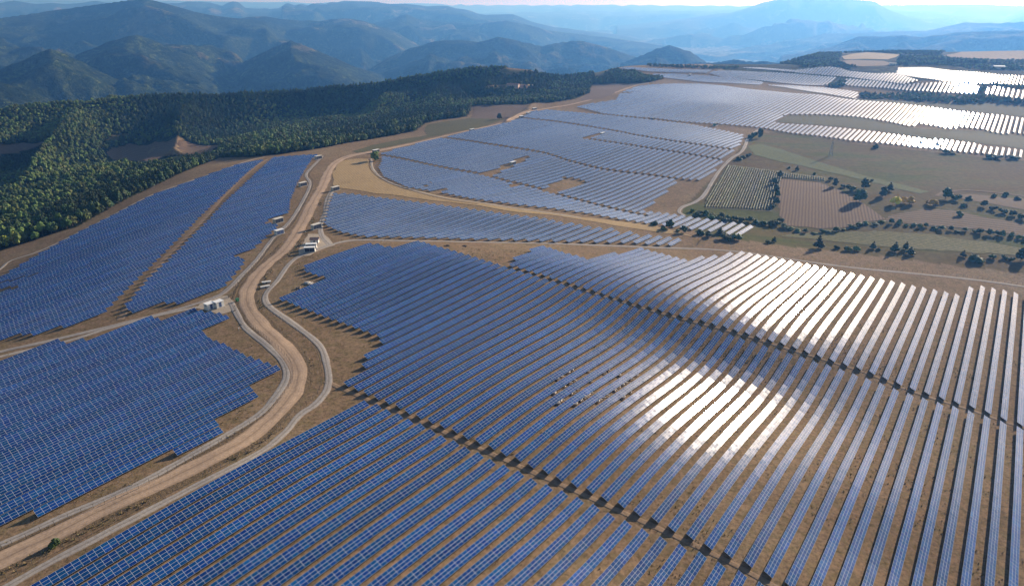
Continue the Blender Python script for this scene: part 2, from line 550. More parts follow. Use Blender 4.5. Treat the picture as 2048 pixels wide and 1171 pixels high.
class MB:
    """collects boxes, bars and lathes into ONE mesh object"""
    def __init__(s):
        s.bm = bmesh.new()

    def box(s, c, size, rz=0.0, rx=0.0, mi=0, bev=0.0):
        r = bmesh.ops.create_cube(s.bm, size=1.0)
        vs = r['verts']
        M = Matrix.Translation(c) @ Matrix.Rotation(rz, 4, 'Z') @ Matrix.Rotation(rx, 4, 'X') @ Matrix.Diagonal((*size, 1))
        bmesh.ops.transform(s.bm, matrix=M, verts=vs)
        fs = {f for v in vs for f in v.link_faces}
        for f in fs:
            f.material_index = mi
        if bev:
            es = list({e for v in vs for e in v.link_edges})
            bmesh.ops.bevel(s.bm, geom=es, offset=bev, segments=2, affect='EDGES')
        return s

    def bar(s, a, b, r1, r2=None, seg=8, mi=0):
        a, b = Vector(a), Vector(b)
        r2 = r1 if r2 is None else r2
        L = (b - a).length
        q = bmesh.ops.create_cone(s.bm, cap_ends=True, segments=seg, radius1=r1, radius2=r2, depth=L)
        M = Matrix.Translation((a + b) / 2) @ (b - a).to_track_quat('Z', 'Y').to_matrix().to_4x4()
        bmesh.ops.transform(s.bm, matrix=M, verts=q['verts'])
        for f in {f for v in q['verts'] for f in v.link_faces}:
            f.material_index = mi
        return s

    def prism(s, prof, y0, y1, mi=0):
        """profile in x,z extruded along y"""
        a = [s.bm.verts.new((p[0], y0, p[1])) for p in prof]
        b = [s.bm.verts.new((p[0], y1, p[1])) for p in prof]
        n = len(prof)
        fs = [s.bm.faces.new(a), s.bm.faces.new(b[::-1])]
        for i in range(n):
            fs.append(s.bm.faces.new((a[i], b[i], b[(i + 1) % n], a[(i + 1) % n])))
        for f in fs:
            f.material_index = mi
        return s

    def ball(s, c, rad, sub=2, sc=(1, 1, 1), jit=0.0, mi=0):
        q = bmesh.ops.create_icosphere(s.bm, subdivisions=sub, radius=rad)
        for v in q['verts']:
            k = 1 + random.uniform(-jit, jit)
            v.co = Vector((v.co.x * sc[0] * k, v.co.y * sc[1] * k, v.co.z * sc[2] * k)) + Vector(c)
        for f in {f for v in q['verts'] for f in v.link_faces}:
            f.material_index = mi
        return s

    def build(s, name, mats, parent=None, smooth=False):
        me = bpy.data.meshes.new(name)
        bmesh.ops.recalc_face_normals(s.bm, faces=s.bm.faces)
        s.bm.to_mesh(me)
        s.bm.free()
        for m in (mats if isinstance(mats, (list, tuple)) else [mats]):
            me.materials.append(m)
        if smooth:
            for p in me.polygons:
                p.use_smooth = True
        o = bpy.data.objects.new(name, me)
        return link(o, parent)


# ------------------------------------------------------------------ the land: one sheet from the camera's feet to the horizon
def point_in(poly, x, y):
    inside = np.zeros(np.shape(x), bool)
    n = len(poly)
    for i in range(n):
        x1, y1 = poly[i]
        x2, y2 = poly[(i + 1) % n]
        c = ((y1 > y) != (y2 > y)) & (x < (x2 - x1) * (y - y1) / (y2 - y1 + 1e-12) + x1)
        inside ^= c
    return inside


FOREST_PX = [(-200,560),(0,500),(35,490),(60,482),(150,455),(240,405),(330,362),(415,325),(440,316),(500,314),(560,308),(640,297),(700,285),(830,262),(850,247),
             (880,240),(935,233),(942,212),(1050,209),(1110,204),(1150,198),(1178,186),(1182,169),(1260,167),(1300,164),(1330,158),(1290,152),(1270,144),
             (1238,141),(1225,131),(1200,130),(1010,128),(900,137),(760,160),(640,170),(500,180),(330,183),(200,195),(100,205),(0,218),(-200,226)]
CLEAR_PX = {
 'shaded_field': [(215,306),(222,298),(262,287),(320,285),(380,286),(438,290),(425,303),(400,309),(330,312),(273,321),(235,321),(218,314)],
 'pale_field': [(-60,296),(0,291),(50,285),(92,283),(80,291),(51,300),(0,308),(-60,316)],
 'grass_field': [(996,146),(1012,137),(1029,130.5),(1060,132.5),(1073,137),(1058,143),(1030,147)],
 'stubble_field': [(1052,143),(1080,136),(1108,131),(1120,134),(1092,143),(1070,146)],
 'house_yard': [(972,174),(1000,170),(1015,169),(1045,170),(1072,168),(1065,173),(1045,177),(1010,178),(975,178)],
 'scrub_field': [(205,282),(225,274),(250,266),(262,268),(240,280),(222,286)],
 'hill_field': [(1168,142),(1190,134),(1232,131),(1238,138),(1210,146),(1215,152),(1200,158),(1188,153)],
}
forest_poly = hit(FOREST_PX)
clear_poly = {k: hit(v) for k, v in CLEAR_PX.items()}
MEADOW_PX = [(1360,436),(1370,410),(1420,360),(1470,310),(1500,268),(1560,262),(1700,285),(2048,322),(2500,360),(2500,560),(2048,545),(1900,530),(1700,505),(1560,490),(1400,470)]
meadow_poly = hit(MEADOW_PX)

NA = 1000
az = np.linspace(R(-76), R(76), NA)
rr = np.concatenate([np.exp(np.linspace(math.log(18), math.log(1600), 540))[:-1], np.exp(np.linspace(math.log(1600), math.log(11000), 400))[:-1], np.exp(np.linspace(math.log(11000), math.log(42000), 70))])
NR = len(rr)
AZ, RR = np.meshgrid(az, rr, indexing='ij')
TX, TY = (RR * np.sin(AZ)).ravel(), (RR * np.cos(AZ)).ravel()
TZ = ground(TX, TY)
ii = np.arange(NA * NR).reshape(NA, NR)
quads = np.stack([ii[:-1, :-1], ii[1:, :-1], ii[1:, 1:], ii[:-1, 1:]], -1).reshape(-1, 4)[:, ::-1]
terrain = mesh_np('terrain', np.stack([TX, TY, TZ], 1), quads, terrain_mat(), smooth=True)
tag(terrain, 'dry brown plateau and wooded hills under the solar farm', kind='structure')
rads = np.hypot(TX, TY)
rb = np.interp(np.arctan2(TX, TY), _eb, _er)
farm = sstep(60, 260, rads - rb)
inf = point_in(forest_poly, TX, TY).astype(float)
for k_, p_ in clear_poly.items():
    inf[point_in(p_, TX, TY)] = 0
hillwood = ((rads > 1480) & (TX > 450) & (rads < 2600)).astype(float)
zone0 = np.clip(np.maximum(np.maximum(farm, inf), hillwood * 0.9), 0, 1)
mead = point_in(meadow_poly, TX, TY).astype(float)
gx, gy = 25.0, 25.0
zx = ground(TX + 60, TY) - ground(TX - 60, TY)
zy = ground(TX, TY + 60) - ground(TX, TY - 60)
slope = np.hypot(zx, zy) / 120
flat = farm * (1 - sstep(0.05, 0.14, slope)) * (TZ < FLOOR + 120)
ca = terrain.data.color_attributes.new('zone', 'FLOAT_COLOR', 'POINT')
ca.data.foreach_set('color', np.stack([zone0, mead, flat, np.ones_like(flat)], 1).astype(np.float32).ravel())

# ------------------------------------------------------------------ the air: one box of thin even haze round everything on the ground
HAZE_DENSITY = 1.12e-4
hz = bmesh.new()
bmesh.ops.create_cube(hz, size=1.0)
zt, zb = float(TZ.max()) + 15, float(TZ.min()) - 1.0
hy0, hy1 = -600.0, 43000.0
for v in hz.verts:
    v.co = Vector((v.co.x * 84000, hy0 if v.co.y < 0 else hy1, zb if v.co.z < 0 else zt))
hm = bpy.data.meshes.new('haze')
hz.to_mesh(hm)
hz.free()
haze = link(bpy.data.objects.new('haze', hm))
tag(haze, kind='stuff')
m = bpy.data.materials.new('haze')
m.use_nodes = True
nt = m.node_tree
nt.nodes.remove(nt.nodes['Principled BSDF'])
pv = nt.nodes.new('ShaderNodeVolumePrincipled')
pv.inputs['Color'].default_value = (0.12, 0.38, 1.0, 1)
pv.inputs['Absorption Color'].default_value = (.78, .52, 1, 1)
pv.inputs['Density'].default_value = HAZE_DENSITY
pv.inputs['Anisotropy'].default_value = 0.4
nt.links.new(pv.outputs[0], nt.nodes['Material Output'].inputs['Volume'])
hm.materials.append(m)


# ------------------------------------------------------------------ fields and tracks laid on the land
def drape(name, poly, mat, cell, lift, label=None):
    """a field: the outline cut by a grid and laid on the ground"""
    poly = np.asarray(poly)
    bm = bmesh.new()
    pts = []
    for i in range(len(poly)):
        a, b = poly[i], poly[(i + 1) % len(poly)]
        n = max(1, int(np.hypot(*(b - a)) / cell))
        for k in range(n):
            q = a + (b - a) * k / n
            w = min(1.5, cell * .2)
            pts.append(q + np.array([random.uniform(-w, w), random.uniform(-w, w)]))
    bm.faces.new([bm.verts.new((p[0], p[1], 0)) for p in pts])
    mn, mx = poly.min(0), poly.max(0)
    for ax in (0, 1):
        k = mn[ax] + cell
        no = (1, 0, 0) if ax == 0 else (0, 1, 0)
        while k < mx[ax]:
            co = (k, 0, 0) if ax == 0 else (0, k, 0)
            bmesh.ops.bisect_plane(bm, geom=bm.verts[:] + bm.edges[:] + bm.faces[:], plane_co=co, plane_no=no, dist=1e-5)
            k += cell
    bmesh.ops.triangulate(bm, faces=bm.faces[:])
    vs = bm.verts[:]
    xy = np.array([(v.co.x, v.co.y) for v in vs])
    zz = ground(xy[:, 0], xy[:, 1]) + lift
    for v, z in zip(vs, zz):
        v.co.z = z
    bmesh.ops.recalc_face_normals(bm, faces=bm.faces[:])
    me = bpy.data.meshes.new(name)
    bm.to_mesh(me)
    bm.free()
    if me.polygons and me.polygons[0].normal.z < 0:
        me.flip_normals()
    for p in me.polygons:
        p.use_smooth = True
    me.materials.append(mat)
    o = link(bpy.data.objects.new(name, me))
    tag(o, label, kind='structure')
    return o


def resample(P, step):
    P = np.asarray(P, float)
    # Catmull-Rom through the traced points
    Q = []
    n = len(P)
    for i in range(n - 1):
        p0, p1, p2, p3 = P[max(i - 1, 0)], P[i], P[i + 1], P[min(i + 2, n - 1)]
        m_ = max(2, int(np.hypot(*(p2 - p1)) / step))
        for k in range(m_):
            t = k / m_
            Q.append(.5 * ((2 * p1) + (-p0 + p2) * t + (2 * p0 - 5 * p1 + 4 * p2 - p3) * t * t + (-p0 + 3 * p1 - 3 * p2 + p3) * t ** 3))
    Q.append(P[-1])
    return np.array(Q)


def strip(name, px, width, mat, lift=0.10, label=None, offset=0.0, step=2.5, seed=0, world=None):
    P = resample(hit(px) if world is None else world, step)
    T = np.gradient(P, axis=0)
    T /= np.linalg.norm(T, axis=1)[:, None] + 1e-9
    Nn = np.stack([T[:, 1], -T[:, 0]], 1)
    n = len(P)
    s = np.arange(n) * step
    us = np.array([-1.0, -.8, -.4, 0, .4, .8, 1.0])
    wl = width / 2 * (1 + .24 * vnoise(s / 7, s * 0, seed + 1) + .2 * vnoise(s / 28, s * 0, seed + 2))
    V, UV = [], []
    for j, u in enumerate(us):
        q = P + Nn * (u * wl + offset)[:, None]
        z = ground(q[:, 0], q[:, 1]) + (lift if abs(u) < .9 else -0.05)
        V.append(np.column_stack([q, z]))
    V = np.stack(V, 1).reshape(-1, 3)
    m_ = len(us)
    idx = np.arange(n * m_).reshape(n, m_)
    Fq = np.stack([idx[:-1, :-1], idx[:-1, 1:], idx[1:, 1:], idx[1:, :-1]], -1).reshape(-1, 4)
    uvv = np.stack([np.repeat(s, m_), np.tile(us * .5 + .5, n)], 1)
    o = mesh_np(name, V, Fq, mat, uv=uvv[Fq.ravel()], smooth=True)
    if o.data.polygons[0].normal.z < 0:
        o.data.flip_normals()
    tag(o, label, kind='structure')
    return o, P


def road_mat(name, centre, side, rut=0.35):
    m, nt, bs = new_mat(name)
    uv = nd(nt, 'ShaderNodeUVMap')
    sp = nd(nt, 'ShaderNodeSeparateXYZ')
    nt.links.new(uv.outputs[0], sp.inputs[0])
    n1 = noise(nt, 0.9, 6, .7)
    n2 = noise(nt, 0.07, 4)
    v = math_(nt, 'ADD', sp.outputs[1], math_(nt, 'MULTIPLY', math_(nt, 'SUBTRACT', noise(nt, .12, 4), .5), .28))
    lanes = ramp(nt, v, [(0.04, side), (0.16, tuple(c * 1.1 for c in centre)), (0.30, centre), (0.42, tuple(c * .96 for c in centre)), (0.50, tuple((a * .5 + b * .5) * .8 for a, b in zip(centre, side))),
                         (0.58, tuple(c * .98 for c in centre)), (0.72, tuple(c * 1.1 for c in centre)), (0.86, centre), (0.96, side)])
    wav = nd(nt, 'ShaderNodeTexWave')
    wav.bands_direction = 'Y'
    wav.inputs['Scale'].default_value = 2.6
    wav.inputs['Distortion'].default_value = 2.0
    wav.inputs['Detail'].default_value = 3
    wav.inputs['Detail Scale'].default_value = .15
    mpp = nd(nt, 'ShaderNodeMapping')
    mpp.inputs['Scale'].default_value = (0.03, 1, 1)
    nt.links.new(uv.outputs[0], mpp.inputs[0])
    nt.links.new(mpp.outputs[0], wav.inputs['Vector'])
    lanes = mix(nt, rut * .7, lanes, ramp(nt, wav.outputs['Fac'], [(0.0, (.70, .68, .66)), (0.45, (1, 1, 1)), (1, (1.12, 1.12, 1.12))]), 'MULTIPLY')
    lanes = mix(nt, 0.7, lanes, ramp(nt, n1, [(0.33, (.66, .65, .64)), (0.55, (1, 1, 1)), (0.7, (1.18, 1.17, 1.15))]), 'MULTIPLY')
    lanes = mix(nt, 0.8, lanes, ramp(nt, n2, [(0.35, (.82, .82, .84)), (0.65, (1.12, 1.1, 1.06))]), 'MULTIPLY')
    nt.links.new(lanes, bs.inputs['Base Color'])
    bs.inputs['Roughness'].default_value = 0.95
    bs.inputs['Specular IOR Level'].default_value = 0.1
    bump(nt, bs, n1, 0.4, 0.15)
    return m


M = {}
M['dirt'] = road_mat('dirt', (.45, .325, .23), (.31, .22, .15))
M['gravel'] = road_mat('gravel', (.37, .335, .305), (.25, .19, .14), .3)
M['pale_gravel'] = road_mat('pale_gravel', (.43, .385, .335), (.28, .21, .15), .3)
M['verge'] = soil_mat('verge', [(0.3, (.13, .09, .055)), (0.7, (.19, .13, .08))], [(0.35, (.08, .06, .035)), (0.5, (.16, .115, .07)), (0.68, (.23, .17, .10))], fine=.8, bstr=.9, bdist=.5)
M['apron'] = soil_mat('apron', [(0.3, (.40, .33, .26)), (0.7, (.48, .40, .31))], [(0.35, (.30, .24, .18)), (0.65, (.50, .42, .33))])
M['straw'] = soil_mat('straw', [(0.3, (.30, .205, .105)), (0.7, (.42, .30, .15))], [(0.35, (.19, .13, .07)), (0.65, (.46, .335, .175))], fine=.6)
M['ploughed'] = soil_mat('ploughed', [(0.3, (.13, .088, .055)), (0.7, (.17, .115, .07))], [(0.35, (.09, .062, .04)), (0.65, (.19, .13, .08))], fine=.7)
M['furrowed'] = soil_mat('furrowed', [(0.3, (.16, .105, .068)), (0.7, (.20, .135, .085))], [(0.35, (.115, .075, .05)), (0.65, (.23, .155, .10))], fine=.7)
M['mauve'] = soil_mat('mauve', [(0.3, (.135, .092, .07)), (0.7, (.17, .12, .088))], [(0.35, (.11, .078, .058)), (0.65, (.19, .13, .095))], fine=.3)
M['olive'] = soil_mat('olive', [(0.3, (.065, .066, .03)), (0.7, (.10, .09, .042))], [(0.35, (.06, .06, .03)), (0.65, (.17, .15, .07))], fine=.5)
M['green'] = soil_mat('green', [(0.3, (.078, .10, .028)), (0.7, (.105, .12, .036))], [(0.35, (.06, .07, .024)), (0.65, (.13, .14, .05))], fine=.4)
M['grassy'] = soil_mat('grassy', [(0.3, (.085, .092, .032)), (0.7, (.13, .115, .05))], [(0.35, (.08, .085, .03)), (0.65, (.23, .2, .09))], fine=.4)
M['gold'] = soil_mat('gold', [(0.3, (.27, .195, .10)), (0.7, (.33, .245, .13))], [(0.35, (.22, .16, .08)), (0.65, (.36, .27, .14))], fine=.2)



def furrow(name, base, ang, period, depth):
    m = M[base].copy()
    m.name = name
    nt = m.node_tree
    bs = nt.nodes['Principled BSDF']
    src = bs.inputs['Base Color'].links[0].from_socket
    g = nd(nt, 'ShaderNodeNewGeometry')
    mp = nd(nt, 'ShaderNodeMapping')
    mp.inputs['Rotation'].default_value = (0, 0, ang)
    nt.links.new(g.outputs['Position'], mp.inputs[0])
    wv = nd(nt, 'ShaderNodeTexWave')
    wv.inputs['Scale'].default_value = .314 / period
    wv.inputs['Distortion'].default_value = 1.2
    wv.inputs['Detail'].default_value = 2
    wv.inputs['Detail Scale'].default_value = .6
    nt.links.new(mp.outputs[0], wv.inputs['Vector'])
    c = mix(nt, depth, src, ramp(nt, wv.outputs['Fac'], [(0.1, (.45, .45, .46)), (0.6, (1.1, 1.1, 1.08)), (1, (1.3, 1.28, 1.25))]), 'MULTIPLY')
    nt.links.new(c, bs.inputs['Base Color'])
    return m


M['furrow_a'] = furrow('furrow_a', 'furrowed', R(22), 2.7, .6)
M['furrow_b'] = furrow('furrow_b', 'furrowed', R(-60), 5.0, .3)
M['furrow_c'] = furrow('furrow_c', 'mauve', R(60), 7.0, .5)
M['furrow_d'] = furrow('furrow_d', 'grassy', R(-65), 4.0, .4)
M['furrow_e'] = furrow('furrow_e', 'straw', R(-25), 2.4, .22)
M['furrow_f'] = furrow('furrow_f', 'ploughed', R(-70), 6.0, .55)
for k_, p_ in clear_poly.items():
    mt = {'shaded_field': 'furrow_b', 'pale_field': 'mauve', 'grass_field': 'olive', 'stubble_field': 'gold', 'house_yard': 'gold', 'scrub_field': 'olive', 'hill_field': 'olive'}[k_]
    drape(k_, p_, M[mt], 12.0, 0.25)

FIELDS = [
 ('straw_strip', 'furrow_e', 8, [(664,352),(676,326),(700,318),(738,318),(744,338),(762,357),(812,376),(889,394),(1026,415),(1163,434),(1299,449),(1352,462),(1390,474),(1372,470),(1330,466),(1290,461),(1230,452),(1163,440),(1105,431),(1029,423),(958,412),(841,398),(746,386),(706,380),(668,374)]),
 ('ploughed_field', 'furrow_a', 8, [(1560,358),(1638,365),(1690,385),(1734,413),(1768,437),(1690,454),(1638,457),(1567,450),(1556,413),(1556,380)]),
 ('green_meadow', 'green', 10, [(1494,293),(1520,288),(1560,298),(1621,318),(1724,350),(1861,384),(1840,388),(1724,360),(1600,331),(1509,310)]),
 ('green_field', 'furrow_d', 8, [(1553,471),(1650,462),(1775,463),(1870,470),(1946,480),(2031,494),(2120,512),(2110,530),(2028,509),(1929,505),(1792,495),(1700,485),(1638,480)]),
 ('mauve_field', 'furrow_c', 10, [(944,212),(1000,210),(1053,211),(1046,218),(1036,226),(1019,234),(985,238),(940,237),(948,222)]),
 ('brown_field', 'mauve', 10, [(1184,171),(1258,170),(1245,178),(1225,188),(1205,197),(1160,202),(1165,196),(1178,187)]),
 ('dark_field', 'olive', 8, [(853,250),(890,243),(940,236),(992,237),(1010,238),(985,247),(958,256),(900,266),(856,271),(850,262)]),
 ('verge_field', 'olive', 8, [(703,303),(745,290),(800,279),(853,271),(898,266),(860,275),(820,285),(752,299),(715,306)]),
 ('gold_field', 'gold', 18, [(1683,113),(1705,108),(1734,105),(1770,107),(1800,110),(1790,115),(1775,119),(1730,118),(1690,119)]),
 ('fallow_field', 'ploughed', 20, [(1880,112),(1912,107),(1980,101),(2048,95),(2200,85),(2200,118),(2048,120),(1990,119),(1946,117),(1910,117)]),
 ('terraced_field', 'furrow_f', 10, [(1775,432),(1850,418),(1905,420),(1960,432),(2048,450),(2150,470),(2150,490),(2048,472),(1950,458),(1880,452),(1800,446),(1768,441)]),
 ('bare_field', 'ploughed', 10, [(1905,392),(1940,388),(2048,398),(2200,416),(2200,432),(2048,420),(1980,408),(1930,399)]),
 ('dark_bank', 'olive', 14, [(1571,233),(1582,231),(1640,231),(1700,232),(1758,243),(1823,256),(1890,260),(1965,262),(2037,271),(2160,292),(2160,312),(2038,297),(1955,286),(1900,279),(1842,275),(1761,263),(1692,255),(1640,250),(1593,247),(1556,244)]),
 ('dark_slope', 'olive', 18, [(1530,174),(1572,178),(1623,186),(1660,191),(1720,201),(1800,207),(1870,214),(1968,226),(2050,234),(2160,252),(2160,232),(2048,214),(1960,206),(1880,206),(1780,201),(1715,198),(1655,190),(1600,181),(1560,176)]),
 ('stony_field', 'ploughed', 16, [(1676,123),(1700,120),(1765,122),(1785,127),(1772,131),(1725,133),(1690,130)]),
]
field_poly = {}
for (nm, mt, cell, px) in FIELDS:
    field_poly[nm] = hit(px)
    drape(nm, field_poly[nm], M[mt], cell, 0.2)

MAIN_PX = [(-190,1190),(-90,1155),(0,1120),(109,1068),(222,1010),(342,956),(478,886),(540,838),(581,792),(597,751),(588,721),(562,688),(522,650),(497,615),(494,587),(506,560),(533,530),(574,494),(605,446),(625,406),(645,372),(658,341),(673,324),(700,312),(752,302),(820,288),(889,272),(975,253),(1022,239),(1040,229),(1057,222),(1094,217),(1146,208),(1197,195),(1231,185),(1268,172),(1300,166)]
strip('verge', MAIN_PX[:18], 14.0, M['verge'], .05, seed=3)
strip('dirt_road', MAIN_PX[:26], 9.0, M['dirt'], .14, 'tan dirt road winding between the panel blocks', seed=5)
strip('dirt_track', MAIN_PX[24:], 6.0, M['dirt'], .16, seed=6)
LEFT_PX = [(-180,1160),(0,1089),(137,1027),(273,969),(410,894),(513,832),(549,795),(572,757),(566,724),(533,690),(492,656),(474,628),(462,604)]
RIGHT_PX = [(-60,1215),(22,1168),(102,1123),(239,1051),(376,979),(513,908),(566,868),(600,829),(634,805),(657,768),(650,714),(632,683),(583,645),(541,615),(530,598),(535,582),(555,560),(581,525),(612,506),(660,490),(700,481),(752,480),(850,482),(958,484),(1163,489),(1350,496),(1464,502),(1587,519),(1724,537),(1929,557),(2048,573),(2200,596)]
strip('service_track', LEFT_PX, 3.6, M['gravel'], .12, seed=8)
strip('service_track', RIGHT_PX[:20], 3.6, M['gravel'], .12, seed=9)
strip('service_track', RIGHT_PX[18:], 3.6, M['gravel'], .12, seed=10)
DIV_PX = [(-150,742),(0,703),(100,681),(205,656),(342,622),(430,594),(458,576),(478,556),(513,519),(547,475),(581,441),(607,399),(620,368),(612,350),(622,336),(636,322),(646,312)]
strip('service_track', DIV_PX, 3.4, M['gravel'], .12, seed=11)
strip('service_track', [(-150,752),(0,713),(137,681),(215,657),(301,634),(380,617),(410,611)], 3.0, M['pale_gravel'], .10, seed=12)
strip('boundary_track', [(-60,585),(0,538),(22,521),(79,502),(147,470),(239,423),(301,391),(369,366),(444,340),(506,319),(530,314)], 2.6, M['pale_gravel'], .12, seed=13)
strip('service_track', [(660,490),(644,472),(641,450),(650,425),(655,400),(664,381)], 4.5, M['gravel'], .10, seed=14)
strip('farm_track', [(1518,258),(1498,274),(1485,301),(1461,318),(1440,340),(1425,362),(1408,390),(1390,404),(1365,414),(1358,424),(1370,432)], 4.2, M['gravel'], .22, seed=15)
strip('boundary_track', [(742,318),(746,338),(768,359),(814,377),(889,396),(958,405),(1026,416),(1163,436)], 2.6, M['pale_gravel'], .26, seed=16)
strip('farm_track', [(1872,392),(1890,384),(1930,381),(1990,385),(2048,392),(2200,410)], 4.0, M['ploughed'], .25, seed=17)
drape('apron', hit([(596,512),(603,488),(618,468),(645,468),(660,478),(668,490),(640,500),(622,512)]), M['apron'], 5, .09)
drape('apron', hit([(395,617),(412,596),(452,592),(470,604),(462,622),(440,628)]), M['apron'], 5, .085)
M['worn'] = soil_mat('worn', [(0.3, (.215, .145, .095)), (0.7, (.29, .205, .135))], [(0.35, (.15, .10, .065)), (0.65, (.34, .245, .165))], fine=.5)
strip('worn_lane', [(650,762),(705,786),(770,814),(856,849),(951,893),(1055,939),(1172,991),(1303,1050),(1440,1114),(1560,1178),(1660,1230)], 2.6, M['worn'], .10, seed=41)
strip('worn_lane', [(985,524),(1012,534),(1110,563),(1243,604),(1346,633),(1472,666),(1588,701),(1718,741),(1831,785),(1940,819),(2026,849),(2120,877)], 2.4, M['worn'], .10, seed=42)
strip('worn_lane', [(240,640),(262,600),(318,528),(355,490),(412,432),(450,388),(508,334),(536,318)], 4.0, M['worn'], .08, seed=43)

# ------------------------------------------------------------------ solar panel rows
def panel_mat(name, ca_, cb_, lw=0.075, lwv=None):
    m, nt, bs = new_mat(name)
    uv = nd(nt, 'ShaderNodeUVMap')
    sp = nd(nt, 'ShaderNodeSeparateXYZ')
    nt.links.new(uv.outputs[0], sp.inputs[0])

    def line(sock, wid):
        fr = math_(nt, 'FRACT', sock)
        a = math_(nt, 'ABSOLUTE', math_(nt, 'SUBTRACT', fr, 0.5))
        return math_(nt, 'GREATER_THAN', a, math_(nt, 'SUBTRACT', 0.5, wid))
    at = nd(nt, 'ShaderNodeAttribute', attribute_name='modsize')
    ms = nd(nt, 'ShaderNodeSeparateXYZ')
    nt.links.new(at.outputs['Vector'], ms.inputs[0])
    lu = line(sp.outputs[0], math_(nt, 'DIVIDE', lw / 2, ms.outputs[0]))
    lv = line(sp.outputs[1], math_(nt, 'DIVIDE', (lwv or lw) / 2, ms.outputs[1]))
    ln = math_(nt, 'MAXIMUM', lu, lv)
    fl = nd(nt, 'ShaderNodeVectorMath', operation='FLOOR')
    nt.links.new(uv.outputs[0], fl.inputs[0])
    wnz = nd(nt, 'ShaderNodeTexWhiteNoise', noise_dimensions='2D')
    nt.links.new(fl.outputs[0], wnz.inputs['Vector'])
    # batches of modules delivered together share a tint
    dv = nd(nt, 'ShaderNodeVectorMath', operation='MULTIPLY')
    dv.inputs[1].default_value = (0.2, 0.01, 1)
    nt.links.new(uv.outputs[0], dv.inputs[0])
    fl2 = nd(nt, 'ShaderNodeVectorMath', operation='FLOOR')
    nt.links.new(dv.outputs[0], fl2.inputs[0])
    wn2 = nd(nt, 'ShaderNodeTexWhiteNoise', noise_dimensions='2D')
    nt.links.new(fl2.outputs[0], wn2.inputs['Vector'])
    t = math_(nt, 'ADD', math_(nt, 'MULTIPLY', wnz.outputs['Value'], .6), math_(nt, 'MULTIPLY', wn2.outputs['Value'], .4))
    cell = ramp(nt, t, [(0.1, ca_), (0.55, tuple((a + b) / 2 for a, b in zip(ca_, cb_))), (0.88, cb_), (0.97, tuple(c * 1.3 for c in cb_))])
    hs = nd(nt, 'ShaderNodeHueSaturation')
    sx = nd(nt, 'ShaderNodeSeparateColor')
    nt.links.new(wnz.outputs['Color'], sx.inputs[0])
    nt.links.new(math_(nt, 'ADD', math_(nt, 'MULTIPLY', sx.outputs[1], .024), .488), hs.inputs['Hue'])
    hs.inputs['Saturation'].default_value = 1.0
    nt.links.new(cell, hs.inputs['Color'])
    nt.links.new(math_(nt, 'ADD', math_(nt, 'MULTIPLY', ms.outputs[2], .45), .78), hs.inputs['Value'])
    nt.links.new(mix(nt, ln, hs.outputs[0], (.50, .54, .60)), bs.inputs['Base Color'])
    # no two modules lie quite true: each leans a fraction of a degree
    jv = nd(nt, 'ShaderNodeVectorMath', operation='SUBTRACT')
    nt.links.new(wnz.outputs['Color'], jv.inputs[0])
    jv.inputs[1].default_value = (.5, .5, .5)
    jm = nd(nt, 'ShaderNodeVectorMath', operation='SCALE')
    nt.links.new(jv.outputs[0], jm.inputs[0])
    jm.inputs['Scale'].default_value = 0.022
    gn = nd(nt, 'ShaderNodeNewGeometry')
    ja = nd(nt, 'ShaderNodeVectorMath', operation='ADD')
    nt.links.new(gn.outputs['Normal'], ja.inputs[0])
    nt.links.new(jm.outputs[0], ja.inputs[1])
    jn = nd(nt, 'ShaderNodeVectorMath', operation='NORMALIZE')
    nt.links.new(ja.outputs[0], jn.inputs[0])
    nt.links.new(jn.outputs[0], bs.inputs['Normal'])
    nt.links.new(jn.outputs[0], bs.inputs['Coat Normal'])
    bs.inputs['Roughness'].default_value = 0.145
    bs.inputs['IOR'].default_value = 1.5
    bs.inputs['Specular IOR Level'].default_value = 0.29
    bs.inputs['Coat Weight'].default_value = 0.28
    bs.inputs['Coat Roughness'].default_value = 0.10
    bs.inputs['Coat IOR'].default_value = 1.45
    return m


M['panel'] = panel_mat('panel', (.004, .040, .160), (.006, .057, .215))
M['panel_wide'] = panel_mat('panel_wide', (.013, .050, .150), (.022, .070, .20), .10, .22)
M['frame'] = plain('aluminium', (.62, .63, .64), .4, 0.8)
M['back'] = plain('backsheet', (.30, .31, .34), .6)
M['steel'] = plain('galvanised_steel', (.34, .35, .36), .5, 0.7)


def offs(c0, c1, p):
    return list(np.arange(c0 + p / 2, c1, p))


C20 = -90.48
_off = [C20 + 1.45 + (k - 20) * 5.4 for k in range(-60, 21)]
for i in range(1, 60):
    _off.append(_off[-1] + min(6.2, 5.45 + .1 * i))
GRID54 = _off

A_PX = [(690,769),(770,805),(856,841),(951,884),(1055,930),(1172,982),(1303,1040),(1451,1108),(1577,1170),(1700,1232),(1860,1320),(2400,1500),(2300,930),(2150,886),(2026,851),(1984,834),(1840,794),(1694,742),(1590,708),(1494,679),(1340,634),(1243,605),
        (1136,572),(1022,536),(947,513),(879,494),(836,482),(800,495),(787,499),(783,494),(772,496),(768,492),(762,489),(757,486),(748,489),(741,485),(640,520),(598,540),(656,557),(553,597),(768,679),(727,710),(738,721)]
B_PX = [(1012,529),(1110,558),(1243,600),(1346,629),(1472,661),(1588,695),(1718,737),(1831,780),(1940,813),(2026,844),(2150,878),(2300,922),(2250,640),(2048,590),(2010,580),(1948,569),(1926,591),(1809,567),(1690,544),(1570,519),(1473,501),(1446,514),(1420,508),(1384,522),(1347,513),
        (1281,495),(1244,509),(1219,502),(1180,518),(1130,505),(1082,490)]
C_PX = [(717,796),(760,812),(840,848),(976,915),(1060,954),(1149,990),(1246,1036),(1315,1072),(1392,1101),(1471,1139),(1560,1182),(1700,1250),(1900,1350),(1500,1700),(600,1700),(-100,1330),(-100,1250),(62,1171),(205,1081),(215,1090),(600,862)]
